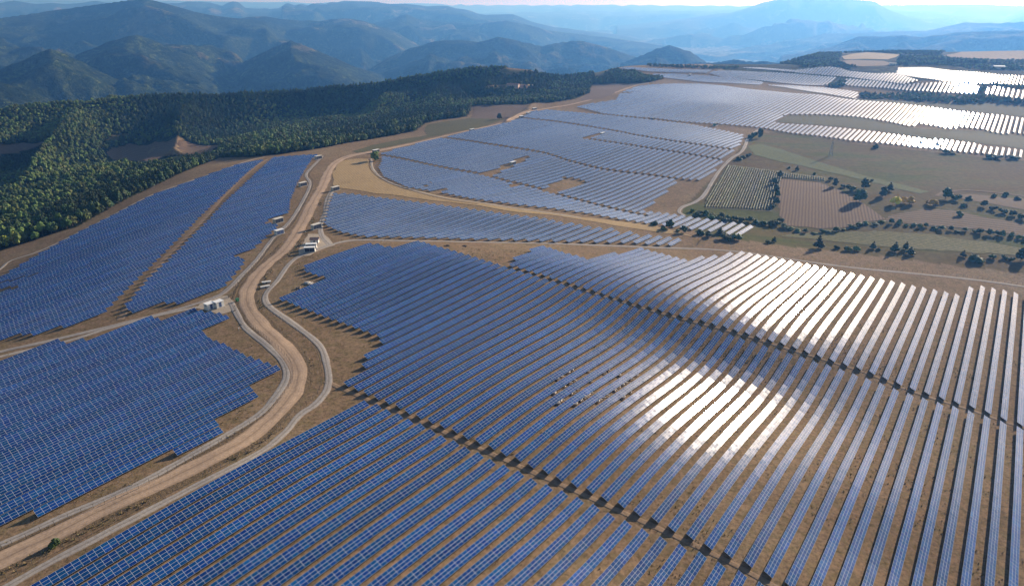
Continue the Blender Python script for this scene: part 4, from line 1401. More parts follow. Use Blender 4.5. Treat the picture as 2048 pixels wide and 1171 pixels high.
# trees and shrubs one can pick out: photo x, photo y of the foot, height px, crown width px, kind, label, group
HED = 'shrubs of the hedge along the ditch'
TREES = [
 (750,322,20,21,'mid','round green tree standing alone by the straw strip bend',None),
 (999,238,12,12,'dark','small round tree alone in the brown field beside the dirt track',None),
 (114,1090,22,27,'shrub','green bush growing on the verge in the middle of the dirt road',None),
 (1558,357,17,13,'dark','tallest tree at the top of the hedge between vineyard and ploughed field',None),
 (1550,369,15,16,'dark','second tree down the hedge between vineyard and ploughed field',None),
 (1553,380,14,14,'shrub','third crown down the hedge between vineyard and ploughed field',None),
 (1555,393,14,12,'dark','fourth tree down the hedge between vineyard and ploughed field',None),
 (1553,408,15,14,'dark','lowest tree of the hedge between vineyard and ploughed field',None),
 (1545,416,9,10,'shrub','low shrub at the foot of the vineyard hedge',None),
 (1669,373,18,15,'dark','dark tree at the top right corner of the ploughed field',None),
 (1661,361,10,12,'shrub','small shrub left above the ploughed field corner tree',None),
 (1594,341,10,8,'pine','small slim conifer above the right end of the vineyard',None),
 (1578,337,6,7,'shrub','tiny shrub left of the slim conifer above the vineyard',None),
 (1630,349,6,10,'shrub','low shrub on the bank above the ploughed field',None),
 (1727,378,23,24,'dark','upper of the two big trees casting long shadows on the ploughed field',None),
 (1719,403,27,30,'dark','lower of the two big trees casting long shadows on the ploughed field',None),
 (1700,381,14,22,'shrub','spreading scrub left of the two big shadow casting trees',None),
 (1686,375,9,14,'shrub','low scrub between the corner tree and two big trees',None),
 (1765,393,21,20,'dark','dark tree just left of the yellow autumn trees',None),
 (1779,382,18,14,'pine','pointed conifer behind the tree left of the yellow ones',None),
 (1744,362,5,8,'shrub','tiny shrub on the bank above the big shadow casting trees',None),
 (1792,409,17,24,'gold','leftmost and largest yellow autumn tree on the bank',None),
 (1807,405,12,16,'gold','small yellow tree between the two big yellow ones',None),
 (1819,408,16,24,'gold','second large yellow autumn tree on the bank',None),
 (1854,408,8,10,'gold','small yellow shrub left of the right hand yellow tree',None),
 (1866,411,13,22,'gold','rightmost yellow autumn tree on the bank',None),
 (1891,397,23,28,'dark','large round tree at the bend of the farm track',None),
 (1912,400,14,22,'shrub','second crown right of the round tree at the track bend',None),
 (1936,406,16,18,'dark','third crown right of the round tree at the track bend',None),
 (1967,413,13,18,'dark','fourth crown right of the round tree at the track bend',None),
 (1926,413,8,12,'shrub','lone shrub below the row of round trees',None),
 (1919,431,12,16,'shrub','lone round shrub in the terraced field',None),
 (1986,420,11,18,'shrub','dark shrubs running downhill at the right edge','shrubs running downhill at the right edge'),
 (2005,426,12,20,'shrub','dark shrubs running downhill at the right edge','shrubs running downhill at the right edge'),
 (2025,431,12,18,'dark','dark shrubs running downhill at the right edge','shrubs running downhill at the right edge'),
 (2044,438,14,20,'shrub','dark shrubs running downhill at the right edge','shrubs running downhill at the right edge'),
 (1990,394,9,16,'shrub','scattered shrubs beside the farm track at the far right','shrubs beside the far right farm track'),
 (2011,392,10,14,'shrub','scattered shrubs beside the farm track at the far right','shrubs beside the far right farm track'),
 (2034,398,8,16,'shrub','scattered shrubs beside the farm track at the far right','shrubs beside the far right farm track'),
 (1637,496,26,19,'pine','tallest dark conifer at the edge of the lower meadow',None),
 (1673,497,9,14,'shrub','low shrub right of the tallest conifer on the meadow edge',None),
 (1697,501,11,20,'bush','left half of the double green shrub on the meadow edge',None),
 (1714,501,12,18,'bush','right half of the double green shrub on the meadow edge',None),
 (1746,497,16,12,'pine','slim conifer in the middle of the meadow edge',None),
 (1789,503,21,17,'pine','broad conifer of the trio on the meadow edge',None),
 (1811,499,17,13,'pine','slim conifer at the back of the trio on the meadow edge',None),
 (1820,508,16,17,'pine','nearest conifer of the trio on the meadow edge',None),
 (1758,501,7,12,'shrub','tiny shrub between the slim conifer and the trio',None),
 (1926,513,14,12,'pine','small conifer left of the big round meadow bush',None),
 (1950,521,18,36,'shrub','big round dark bush on the right of the meadow edge',None),
 (1984,517,12,18,'shrub','middle shrub right of the big round meadow bush',None),
 (2008,517,11,14,'shrub','small round shrub near the right end of the meadow edge',None),
 (2042,520,26,26,'dark','dark tree at the right end of the meadow edge',None),
 (2022,521,9,16,'shrub','flat shrub left of the tree at the meadow end',None),
 (1310,451,12,19,'shrub','round shrub at the right tip of the straw strip',None),
 (1339,456,19,22,'dark','large round tree in front of the white row ends',None),
 (1326,459,8,16,'bush','low shrub left of the large round tree before the row ends',None),
 (1368,465,15,17,'dark','second round tree in front of the white row ends',None),
 (1355,463,8,14,'bush','low shrub between the two round trees before the row ends',None),
 (1400,468,14,20,'shrub','round shrub in the gap of the white row ends',None),
 (1418,474,12,18,'shrub','low dark shrub below the white row ends',None),
 (1440,468,15,14,'pine','pointed small tree before the last white rows',None),
 (1452,479,17,30,'shrub','left part of the large thicket by the block corner',None),
 (1472,480,17,28,'shrub','right part of the large thicket by the block corner',None),
 (1534,486,10,14,'bush','light shrub at the end of the farm hedge',None),
 (1548,484,12,10,'pine','small conifer at the end of the farm hedge',None),
 (1520,277,21,15,'dark','tall tree beside the farm track above the meadow',None),
 (1508,275,14,14,'shrub','left neighbour of the tall tree beside the farm track',None),
 (1498,276,10,14,'shrub','low scrub at the foot of the farm track trees',None),
 (1477,319,8,16,'shrub','scrub left of the vineyard top beside the farm track',None),
 (1486,316,7,14,'bush','light scrub at the vineyard top beside the farm track',None),
 (1498,312,7,14,'shrub','scrub right above the vineyard beside the farm track',None),
 (1891,306,9,20,'shrub','round bush below the white rows on the far meadow edge',None),
 (1980,316,10,22,'shrub','dark bush below the white rows near the right edge',None),
 (1996,317,9,20,'shrub','second dark bush below the white rows near the right edge',None),
 (2026,317,9,24,'shrub','rightmost dark bush below the white rows',None),
 (1751,296,11,14,'shrub','isolated hazy bush under the glaring far rows',None),
 (1905,308,5,16,'shrub','flat scrub right of the round bush below the white rows',None),
 (1842,289,8,8,'shrub','small tree standing between the white row ends',None),
 (1876,292,8,8,'shrub','second small tree standing between the white row ends',None),
]
for (x, y) in [(1386,424),(1400,428),(1414,430),(1428,434),(1442,434),(1455,439),(1470,440),(1484,443),(1498,444),(1513,446),(1527,449),(1540,452),(1552,450),(1560,442),(1565,455),(1392,432),(1420,437),(1450,444)]:
    TREES.append((x + random.uniform(-2, 2), y, random.uniform(9, 14), random.uniform(15, 22), random.choice(['shrub', 'shrub', 'dark', 'bush']), 'dark shrub in the hedge below the vineyard', 'shrubs of the hedge below the vineyard'))
for i in range(34):
    t = i / 33
    x = 1568 + t * 500
    y = np.interp(x, [1568, 1630, 1690, 1720, 1760, 1800, 1900, 1960, 2068], [456, 464, 461, 450, 446, 449, 459, 468, 480])
    TREES.append((x + random.uniform(-4, 4), y + random.uniform(-2, 4), random.uniform(5.5, 10) + (5 if 1780 < x < 1810 or x > 1950 else 0), random.uniform(13, 20), random.choice(['shrub', 'shrub', 'bush', 'dark']), 'shrub in the hedge along the ditch below the ploughed field', HED))
_f = hit([(t[0], t[1]) for t in TREES])
for (px, py, hp, wp, kind, lab, grp), (x, y) in zip(TREES, _f):
    dep = y * CP - (g1(x, y) - H) * SP
    k = dep / F
    kind_w = wp * k * .9
    tree(kind, x, y, hp * k * 1.0, kind_w, lab, grp)


# ------------------------------------------------------------------ woods
def sample_poly(poly, spacing, jitter=.45, holes=()):
    mn, mx = poly.min(0), poly.max(0)
    gx_, gy_ = np.meshgrid(np.arange(mn[0], mx[0], spacing), np.arange(mn[1], mx[1], spacing))
    P = np.stack([gx_.ravel(), gy_.ravel()], 1) + rng.uniform(-jitter, jitter, (gx_.size, 2)) * spacing
    ok = point_in(poly, P[:, 0], P[:, 1])
    for h in holes:
        ok &= ~point_in(h, P[:, 0], P[:, 1])
    return P[ok]


holes_ = [hit([(205,298),(300,283),(445,288),(440,306),(418,316),(335,330),(270,336),(215,326)]), hit([(-60,290),(90,280),(84,300),(40,316),(-60,330)])] + list(clear_poly.values()) + [field_poly[k] for k in ('mauve_field', 'brown_field', 'dark_field', 'verge_field')]
FP = sample_poly(forest_poly, 5.3, .5, holes_)
fz = ground(FP[:, 0], FP[:, 1])
fu, fv, fd = project(np.column_stack([FP, fz + 5]))
keep = (fu > -80) & (fu < 1500) & (fd < 2000)
dens = fbm(FP[:, 0] / 60, FP[:, 1] / 60, 5, 3)
keep &= (dens + rng.uniform(-.3, .3, len(FP))) > -.36
FP, fz, fu, fv, fd = FP[keep], fz[keep], fu[keep], fv[keep], fd[keep]
# a rim of trees along the far skyline and the wooded rise on the right
RIM = [
 ([(1180,131),(1215,127.5),(1245,131),(1300,133.5),(1360,136),(1430,138),(1475,137),(1480,134),(1430,134.5),(1300,130),(1220,126)], 7),
 ([(1560,128),(1590,118),(1635,103),(1680,101),(1683,112),(1676,122),(1690,130),(1720,134),(1700,140),(1660,133),(1610,136)], 8),
 ([(1680,101),(1792,97),(1860,100),(1912,102),(1880,110),(1805,109),(1735,104),(1690,107)], 8),
 ([(1800,112),(1880,112),(1912,118),(1990,121),(2048,121),(2120,122),(2120,140),(2048,142),(1960,140),(1900,132),(1850,131),(1790,131)], 8),
 ([(1720,185),(1790,190),(1840,188),(1900,193),(1955,190),(1990,196),(2048,202),(2150,212),(2150,226),(2048,210),(1980,204),(1920,208),(1850,204),(1780,200),(1722,198)], 6.5),
 ([(1650,172),(1672,166),(1684,158),(1692,164),(1690,172),(1672,176)], 6),
 ([(1960,172),(1980,168),(1990,166),(2020,172),(2048,174),(2048,178),(2010,176),(1980,170),(1966,184),(1958,182)], 6),
]
RP = []
for px, sp_ in RIM:
    q = hit(px)
    RP.append(sample_poly(q, sp_, .5))
RP = np.concatenate(RP)
allP = np.concatenate([FP, RP])
az_ = ground(allP[:, 0], allP[:, 1])
au, av, ad = project(np.column_stack([allP, az_ + 4]))
nF = len(FP)
nn = len(allP)
isrim = np.arange(nn) >= nF
kn = 1.3 * fbm(allP[:, 0] / 90, allP[:, 1] / 90, 31, 3) + rng.uniform(-.33, .33, nn)
edge_d = np.full(nn, 1e9)
vari = np.where(kn < -.28, 3, np.where(kn < .12, 0, np.where(kn < np.interp(ad, [520, 720, 800], [.5, .8, 1.5]), 1, 2)))       # 3 pine, 0 dark, 1 mid, 2 yellow
vari = np.where(isrim & (vari == 2), 0, vari)
hgt = (rng.uniform(5.5, 11.5, nn) + 3.0 * fbm(allP[:, 0] / 45, allP[:, 1] / 45, 61, 2)) * np.where(vari == 3, 1.12, 1) * np.where(isrim, .72, 1) * np.interp(ad, [500, 900, 1300], [1.1, .9, .66])
wdt = rng.uniform(4.6, 8.2, nn) * np.interp(ad, [500, 900, 1300], [1.15, .95, .85]) * np.where(vari == 3, .75, 1)
KV = ['dark', 'mid', 'yellow', 'pine']
cand = np.where((au > 0) & (au < 2048) & (av > 0) & (av < 1171) & ~isrim)[0]
near_i = cand[np.argsort(ad[cand])][:300]
LAB = {'dark': 'dark green broadleaf tree in the wood below the left panel block', 'mid': 'mid green broadleaf tree in the wood below the left panel block',
       'yellow': 'yellow green tree in the wood below the left panel block', 'pine': 'dark pointed conifer in the wood below the left panel block'}
for i in near_i:
    k_ = KV[vari[i]]
    tree(k_, allP[i, 0], allP[i, 1], hgt[i], wdt[i], LAB[k_], LAB[k_].split(' in the')[0] + 's of the near wood')
mask = np.ones(nn, bool)
mask[near_i] = False
wp_, wz_ = allP[mask], az_[mask]
me = bpy.data.meshes.new('woodland')
me.vertices.add(len(wp_))
me.vertices.foreach_set('co', np.column_stack([wp_, wz_ - .2]).astype(np.float32).ravel())
vv_ = vari[mask] * 3 + rng.integers(0, 3, len(wp_))
form_w = np.where(vari[mask] == 3, NATW['conifer'], NATW['broad'])
sc_ = np.stack([wdt[mask] / form_w, wdt[mask] / form_w, hgt[mask]], 1)
a = me.attributes.new('variant', 'INT', 'POINT')
a.data.foreach_set('value', vv_.astype(np.int32))
a = me.attributes.new('tree_scale', 'FLOAT_VECTOR', 'POINT')
a.data.foreach_set('vector', sc_.astype(np.float32).ravel())
a = me.attributes.new('tree_turn', 'FLOAT_VECTOR', 'POINT')
a.data.foreach_set('vector', np.stack([np.zeros(len(wp_)), np.zeros(len(wp_)), rng.uniform(0, 6.28, len(wp_))], 1).astype(np.float32).ravel())
wood = link(bpy.data.objects.new('woodland', me))
tag(wood, 'dense mixed woodland covering the slopes and ridge beyond the farm', 'woodland', kind='stuff')
vc = bpy.data.collections.new('tree_kinds')
for ki, k_ in enumerate(KV):
    for v in range(3):
        cm = CROWNS[k_][v]
        o = bpy.data.objects.new('kind_%02d' % (ki * 3 + v), cm)
        vc.objects.link(o)
ng = bpy.data.node_groups.new('woodland', 'GeometryNodeTree')
ng.interface.new_socket('Geometry', in_out='INPUT', socket_type='NodeSocketGeometry')
ng.interface.new_socket('Geometry', in_out='OUTPUT', socket_type='NodeSocketGeometry')
gi, go = ng.nodes.new('NodeGroupInput'), ng.nodes.new('NodeGroupOutput')
ip = ng.nodes.new('GeometryNodeInstanceOnPoints')
cinf = ng.nodes.new('GeometryNodeCollectionInfo')
cinf.inputs['Collection'].default_value = vc
cinf.inputs['Separate Children'].default_value = True
cinf.inputs['Reset Children'].default_value = True


def nattr(name, typ):
    n = ng.nodes.new('GeometryNodeInputNamedAttribute')
    n.data_type = typ
    n.inputs['Name'].default_value = name
    return [s for s in n.outputs if s.enabled and s.name == 'Attribute'][0]


ng.links.new(gi.outputs[0], ip.inputs['Points'])
ng.links.new(cinf.outputs[0], ip.inputs['Instance'])
ip.inputs['Pick Instance'].default_value = True
ng.links.new(nattr('variant', 'INT'), ip.inputs['Instance Index'])
ng.links.new(nattr('tree_turn', 'FLOAT_VECTOR'), ip.inputs['Rotation'])
ng.links.new(nattr('tree_scale', 'FLOAT_VECTOR'), ip.inputs['Scale'])
ng.links.new(ip.outputs[0], go.inputs[0])
md = wood.modifiers.new('woodland', 'NODES')
md.node_group = ng
print('woodland trees', nn)

# ------------------------------------------------------------------ vineyard
def vine_rows():
    q = hit([(1457,331),(1539,341),(1652,356),(1649,363),(1567,356),(1557,365),(1554,399),(1540,421),(1409,415),(1416,392)])
    va = R(23.0)
    d = np.array([math.sin(va), math.cos(va)])
    n = np.array([math.cos(va), -math.sin(va)])
    cs = q @ n
    mt = foliage_mat('vine', (.045, .052, .015), (.09, .095, .028), (.16, .145, .05))
    rows = []
    c = cs.min() + 1.2
    while c < cs.max():
        a = q @ n - c
        s = q @ d
        ev = sorted(s[i] + (s[(i + 1) % len(a)] - s[i]) * a[i] / (a[i] - a[(i + 1) % len(a)]) for i in range(len(a)) if (a[i] > 0) != (a[(i + 1) % len(a)] > 0))
        if len(ev) >= 2 and ev[-1] - ev[0] > 6:
            rows.append((c, ev[0] + 1, ev[-1] - 1))
        c += 2.3
    for i, (c, s0, s1) in enumerate(rows):
        k = max(4, int((s1 - s0) / 1.4))
        s = np.linspace(s0, s1, k)
        rg = np.random.default_rng(900 + i)
        x, y = s * d[0] + c * n[0], s * d[1] + c * n[1]
        z = ground(x, y)
        ox, oy = float(x.mean()), float(y.mean())
        oz = g1(ox, oy)
        V = []
        w = .33 + rg.uniform(-.12, .14, k)
        h = 1.25 + rg.uniform(-.4, .35, k)
        for j in range(k):
            for (a, b) in ((-1, -.1), (-1.1, h[j] * .7), (-.4, h[j]), (.4, h[j] * .96), (1.1, h[j] * .65), (1, -.1)):
                jt = rg.uniform(-.08, .08)
                V.append((x[j] + n[0] * (a * w[j] + jt) - ox, y[j] + n[1] * (a * w[j] + jt) - oy, z[j] + b - oz))
        Fq = []
        for j in range(k - 1):
            for m_ in range(5):
                a = j * 6 + m_
                Fq.append((a, a + 1, a + 7, a + 6))
        o = mesh_np('vine_row', V, Fq, mt)
        o.location = (ox, oy, oz)
        tag(o, f'row of grape vines, {ordinal(i + 1)} from the left in the vineyard below the farm track', 'vine row', 'vine rows of the vineyard')


drape('vineyard_soil', hit([(1455,329),(1539,339),(1654,355),(1650,364),(1568,357),(1558,366),(1555,400),(1541,423),(1407,416),(1414,392)]), M['olive'], 8, .18)
vine_rows()

# ------------------------------------------------------------------ cabins and houses
M['white_wall'] = plain('white_wall', (.68, .68, .66), .7)
M['cream_wall'] = plain('cream_wall', (.50, .46, .38), .8)
M['dark_wall'] = plain('dark_wall', (.16, .17, .17), .6)
M['white_roof'] = plain('white_roof', (.82, .82, .80), .6)
M['pale_roof'] = plain('pale_roof', (.66, .62, .54), .8)
M['tile_roof'] = plain('tile_roof', (.46, .24, .17), .85, var=.25, sc=2.5)
M['pink_wall'] = plain('pink_wall', (.52, .36, .30), .9)
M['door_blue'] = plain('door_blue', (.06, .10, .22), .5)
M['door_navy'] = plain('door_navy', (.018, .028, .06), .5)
M['door_grey'] = plain('door_grey', (.20, .21, .22), .5)
M['glass'] = plain('window_glass', (.03, .04, .05), .1)
M['concrete'] = plain('concrete', (.48, .45, .41), .9)
M['green_paint'] = plain('green_paint', (.03, .17, .08), .5)
M['dark_iron'] = plain('dark_iron', (.09, .085, .08), .6, .4)
M['stone'] = plain('stone', (.20, .16, .13), .95, var=.3)
M['brush'] = plain('brush', (.07, .05, .035), 1.0, var=.4)
ROT = math.pi / 2 - ROW_AZ


def at(px, py):
    q = hit([(px, py)])[0]
    return q[0], q[1], g1(q[0], q[1])


def cabin(px, py, L, Wd, Ht, wall, roof, label, doors=3, door='door_navy', rz=None, name='transformer_cabin', group=None, cat='cabin'):
    x, y, z = at(px, py)
    t = empty(name, (x, y, z), ROT if rz is None else rz)
    tag(t, label, cat, group)
    MB().box((0, 0, .05), (L + .6, Wd + .6, .5), bev=.03).build('plinth', M['concrete'], t)
    b = MB().box((0, 0, .3 + Ht / 2), (L, Wd, Ht), bev=.02)
    b.build('wall', M[wall], t)
    r = MB().box((0, 0, .3 + Ht + .09), (L + .35, Wd + .35, .18), bev=.03)
    r.build('roof', M[roof], t)
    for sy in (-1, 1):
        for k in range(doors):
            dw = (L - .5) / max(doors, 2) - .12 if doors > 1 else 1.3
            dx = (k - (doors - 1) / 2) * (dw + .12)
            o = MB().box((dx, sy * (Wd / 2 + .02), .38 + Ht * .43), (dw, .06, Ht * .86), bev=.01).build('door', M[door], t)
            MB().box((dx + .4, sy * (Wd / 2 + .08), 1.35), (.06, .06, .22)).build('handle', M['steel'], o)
    for sx in (-1, 1):
        v = MB()
        v.box((sx * (L / 2 + .02), 0, .3 + Ht * .72), (.05, Wd * .5, .5))
        for k in range(4):
            v.box((sx * (L / 2 + .05), 0, .3 + Ht * .72 - .2 + k * .13), (.05, Wd * .48, .03))
        v.build('vent', M['door_grey'], t)
    return t


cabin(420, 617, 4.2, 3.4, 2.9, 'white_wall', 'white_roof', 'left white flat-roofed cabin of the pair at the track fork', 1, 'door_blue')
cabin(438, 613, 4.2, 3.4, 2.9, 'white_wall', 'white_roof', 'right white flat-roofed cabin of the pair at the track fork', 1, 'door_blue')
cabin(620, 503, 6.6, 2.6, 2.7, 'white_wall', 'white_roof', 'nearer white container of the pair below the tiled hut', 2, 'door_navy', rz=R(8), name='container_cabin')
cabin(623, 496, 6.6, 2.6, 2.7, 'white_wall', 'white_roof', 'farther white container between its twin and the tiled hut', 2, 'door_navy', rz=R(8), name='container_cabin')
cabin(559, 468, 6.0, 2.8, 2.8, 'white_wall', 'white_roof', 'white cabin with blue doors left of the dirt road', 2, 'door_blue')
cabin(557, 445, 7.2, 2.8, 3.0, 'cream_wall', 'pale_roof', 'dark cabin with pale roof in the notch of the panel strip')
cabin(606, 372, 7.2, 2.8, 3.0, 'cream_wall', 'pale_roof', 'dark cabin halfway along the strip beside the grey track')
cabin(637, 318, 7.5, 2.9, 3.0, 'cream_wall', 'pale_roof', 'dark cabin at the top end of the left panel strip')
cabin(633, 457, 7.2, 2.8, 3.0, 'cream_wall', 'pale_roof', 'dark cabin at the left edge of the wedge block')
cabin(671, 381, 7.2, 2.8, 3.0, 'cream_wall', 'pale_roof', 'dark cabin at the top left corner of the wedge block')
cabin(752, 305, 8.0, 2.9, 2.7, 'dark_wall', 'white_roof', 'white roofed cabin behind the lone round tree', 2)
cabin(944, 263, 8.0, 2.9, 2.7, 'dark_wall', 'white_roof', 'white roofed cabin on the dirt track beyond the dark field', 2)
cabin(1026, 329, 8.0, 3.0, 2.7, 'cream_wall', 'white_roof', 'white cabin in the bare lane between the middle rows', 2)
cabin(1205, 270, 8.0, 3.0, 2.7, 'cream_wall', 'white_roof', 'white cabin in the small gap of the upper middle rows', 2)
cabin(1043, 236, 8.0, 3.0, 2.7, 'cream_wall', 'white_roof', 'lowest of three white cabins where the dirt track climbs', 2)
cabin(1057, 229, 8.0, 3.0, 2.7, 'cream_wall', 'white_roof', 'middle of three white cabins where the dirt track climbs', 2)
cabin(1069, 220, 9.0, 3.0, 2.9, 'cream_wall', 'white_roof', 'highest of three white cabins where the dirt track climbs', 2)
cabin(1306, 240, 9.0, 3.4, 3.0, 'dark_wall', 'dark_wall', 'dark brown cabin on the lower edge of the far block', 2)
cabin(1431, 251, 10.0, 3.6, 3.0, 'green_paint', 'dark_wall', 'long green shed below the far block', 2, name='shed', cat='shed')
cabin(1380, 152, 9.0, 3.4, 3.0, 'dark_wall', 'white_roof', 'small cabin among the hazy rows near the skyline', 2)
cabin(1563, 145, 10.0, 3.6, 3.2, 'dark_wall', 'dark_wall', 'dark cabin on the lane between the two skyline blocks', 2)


def house(px, py, L, Wd, Ht, wall, roof, label, rz, name='house', cat='house', pitch=.42, windows=3):
    x, y, z = at(px, py)
    t = empty(name, (x, y, z), rz)
    tag(t, label, cat)
    rise = Wd / 2 * pitch
    MB().prism([(-Wd / 2, -.8), (Wd / 2, -.8), (Wd / 2, Ht), (0, Ht + rise - .05), (-Wd / 2, Ht)], -L / 2, L / 2).build('wall', M[wall], t)
    e = .5
    rf = MB()
    for s in (-1, 1):
        rf.prism([(0, Ht + rise), (s * (Wd / 2 + e), Ht - e * pitch), (s * (Wd / 2 + e), Ht - e * pitch + .2), (0, Ht + rise + .2)], -L / 2 - e, L / 2 + e)
    ro = rf.build('roof', M[roof], t)
    if name == 'house':
        MB().box((Wd * .15, L * .22, Ht + rise), (.7, .9, 1.6)).build('chimney', M[wall], ro)
    for s in (-1, 1):
        for k in range(windows):
            yy = (k - (windows - 1) / 2) * L / (windows + .3)
            w = MB().box((s * (Wd / 2 + .03), yy, Ht * .55), (.08, 1.1, 1.3)).build('window', M['white_wall'], t)
            MB().box((s * (Wd / 2 + .08), yy, Ht * .55), (.04, .9, 1.1)).build('pane', M['glass'], w)
    MB().box((Wd / 2 + .04, L * .42, 1.05), (.08, 1.1, 2.1)).build('door', M['door_grey'], t)
    return t


house(630, 485, 5.0, 3.6, 2.6, 'white_wall', 'tile_roof', 'small hut with pink tiled gable roof behind the white containers', R(95), 'hut', 'hut', .5, 1)
house(1026, 176, 22, 10, 6.0, 'pink_wall', 'tile_roof', 'pink farmhouse with tiled roof half hidden in the wood', R(75), windows=5)
house(1048, 176, 12, 7, 4.0, 'pink_wall', 'tile_roof', 'low outbuilding right of the pink farmhouse', R(80), 'outbuilding', 'outbuilding', windows=2)
house(1996, 138, 20, 12, 5.0, 'cream_wall', 'white_roof', 'white roofed barn above the farthest rows at the right', R(80), 'barn', 'barn', .25, 3)
house(1785, 131, 12, 8, 4.0, 'cream_wall', 'white_roof', 'tiny pale barn at the foot of the wooded rise', R(70), 'barn', 'barn', .25, 2)

# ------------------------------------------------------------------ poles, pylon, fences
def px_m(x, y, z):
    return F / (y * CP - (z - H) * SP)


def mast(px, py, hpx, label, mat='dark_iron', arm=False, name='mast', cat='mast'):
    x, y, z = at(px, py)
    h = hpx / px_m(x, y, z)
    t = empty(name, (x, y, z), ROT)
    tag(t, label, cat)
    MB().bar((0, 0, -.3), (0, 0, h), max(.07, h * .014), max(.05, h * .009)).build('pole', M[mat], t)
    if arm:
        b = MB().box((0, 0, h * .93), (h * .32, .22, .22))
        c = b.build('crossarm', M[mat], t)
        for s in (-1, 0, 1):
            MB().bar((s * h * .14, 0, h * .93), (s * h * .14, 0, h * .93 + .5), .09, .06).build('insulator', M['concrete'], c)
    else:
        MB().box((.15, 0, h), (.55, .28, .3), bev=.03).build('camera_head', M['white_wall'], t)
    return t


mast(612, 475, 12, 'thin camera mast beside the cabin at the road junction')
mast(592, 498, 10, 'green camera post left of the white containers', 'green_paint')
mast(478, 661, 6, 'short white post on the left grey track', 'white_wall')
mast(766, 487, 6, 'short white marker post behind the central block', 'white_wall')
mast(1329, 150, 12, 'wooden power pole standing among the hazy far rows', 'bark', True, 'power_pole', 'power pole')
mast(1235, 139, 12, 'wooden power pole at the left tip of the skyline rows', 'bark', True, 'power_pole', 'power pole')
mast(1256, 180, 11, 'wooden power pole beside the field at the far block corner', 'bark', True, 'power_pole', 'power pole')
mast(1420, 166, 13, 'wooden power pole behind the dark strip of the far block', 'bark', True, 'power_pole', 'power pole')


def pylon(px, py, hpx, label):
    x, y, z = at(px, py)
    h = hpx / px_m(x, y, z)
    t = empty('pylon', (x, y, z), ROT + .4)
    tag(t, label, 'pylon')
    b = MB()
    w0, w1 = h * .11, h * .022
    lv = [0, .28, .5, .68, .82, .92, 1.0]

    def cor(f, i, j):
        w = w0 + (w1 - w0) * f
        return Vector((i * w, j * w, h * f))
    for i, j in ((-1, -1), (1, -1), (1, 1), (-1, 1)):
        b.bar(cor(0, i, j), cor(1, i, j), .13, .08, 5)
    for a, c in zip(lv[:-1], lv[1:]):
        for (i, j), (k, l) in (((-1, -1), (1, -1)), ((1, -1), (1, 1)), ((1, 1), (-1, 1)), ((-1, 1), (-1, -1))):
            b.bar(cor(a, i, j), cor(c, k, l), .06, .06, 4)
            b.bar(cor(a, k, l), cor(c, i, j), .06, .06, 4)
    b.build('tower', M['steel'], t)
    for f in (.72, .84, .95):
        MB().bar((-h * .17, 0, h * f), (h * .17, 0, h * f), .11, .11, 5).build('crossarm', M['steel'], t)


pylon(1661, 312, 29, 'grey lattice power pylon in the brown meadow below the glare')


def fence(P, label, hgt=1.9, gap=3.0, post=.085):
    P = resample(P, gap)
    z = ground(P[:, 0], P[:, 1])
    o0 = np.array([P[0, 0], P[0, 1], z[0]])
    t = empty('wire_fence', o0)
    tag(t, label, 'fence')
    B = np.column_stack([P, z - .3])
    T = np.column_stack([P, z + hgt])
    V, Fq = prisms(B, T, post, (1, 0, 0), (0, 1, 0))
    mesh_np('fence_posts', V - o0, Fq, M['dark_iron'], t)
    Vs, Fs, k = [], [], 0
    for f in (.15, .55, .95):
        A = np.column_stack([P, z + hgt * f])
        V, Fq = prisms(A[:-1], A[1:], .025, (0, 0, 1), (.7, .7, 0))
        Vs.append(V)
        Fs.append(Fq + k)
        k += len(V)
    mesh_np('wires', np.concatenate(Vs) - o0, np.concatenate(Fs), M['dark_iron'], t)
    return t


def side(px, off):
    P = resample(hit(px), 3.0)
    T = np.gradient(P, axis=0)
    T /= np.linalg.norm(T, axis=1)[:, None] + 1e-9
    return (P + np.stack([T[:, 1], -T[:, 0]], 1) * off)[::3]


fence(side(LEFT_PX[1:-1], 2.7), 'wire fence on dark posts between the left grey track and the road')
fence(side(RIGHT_PX[1:16], -2.6), 'wire fence on dark posts along the right side of the road ditch')
fence(side(DIV_PX[6:], 2.6), 'wire fence between the left panel strip and the dirt road')
fence(side(RIGHT_PX[20:], -3.0), 'wire fence along the grey track behind the central blocks')
fence(hit([(641,452),(646,432),(653,410),(660,388),(672,372),(700,366)]) , 'wire fence at the left tip of the wedge block')
fence(hit([(1394,491),(1404,478)]), 'short gate fence across the grey track by the thicket', gap=1.5)
strip('ditch', [(466,598),(480,566),(515,528),(549,484),(584,449),(611,404),(625,371),(618,352),(628,336),(642,322),(650,310)], 1.6, M['verge'], .07, seed=31)
strip('ditch', [(758,318),(741,322),(741,338),(762,358),(810,378),(884,397),(955,408)], 1.2, M['verge'], .30, seed=32)

# ------------------------------------------------------------------ small things on the ground
def rock(px, py, size, label, mat='stone', name='boulder', cat='boulder', sc=(1, 1, .8), n=5):
    x, y, z = at(px, py)
    b = MB()
    for k in range(n):
        b.ball((random.uniform(-.5, .5) * size, random.uniform(-.5, .5) * size, size * .15 * random.random()), size * random.uniform(.35, .6), 2, sc, .18)
    o = b.build(name, M[mat])
    o.location = (x, y, z)
    return tag(o, label, cat)


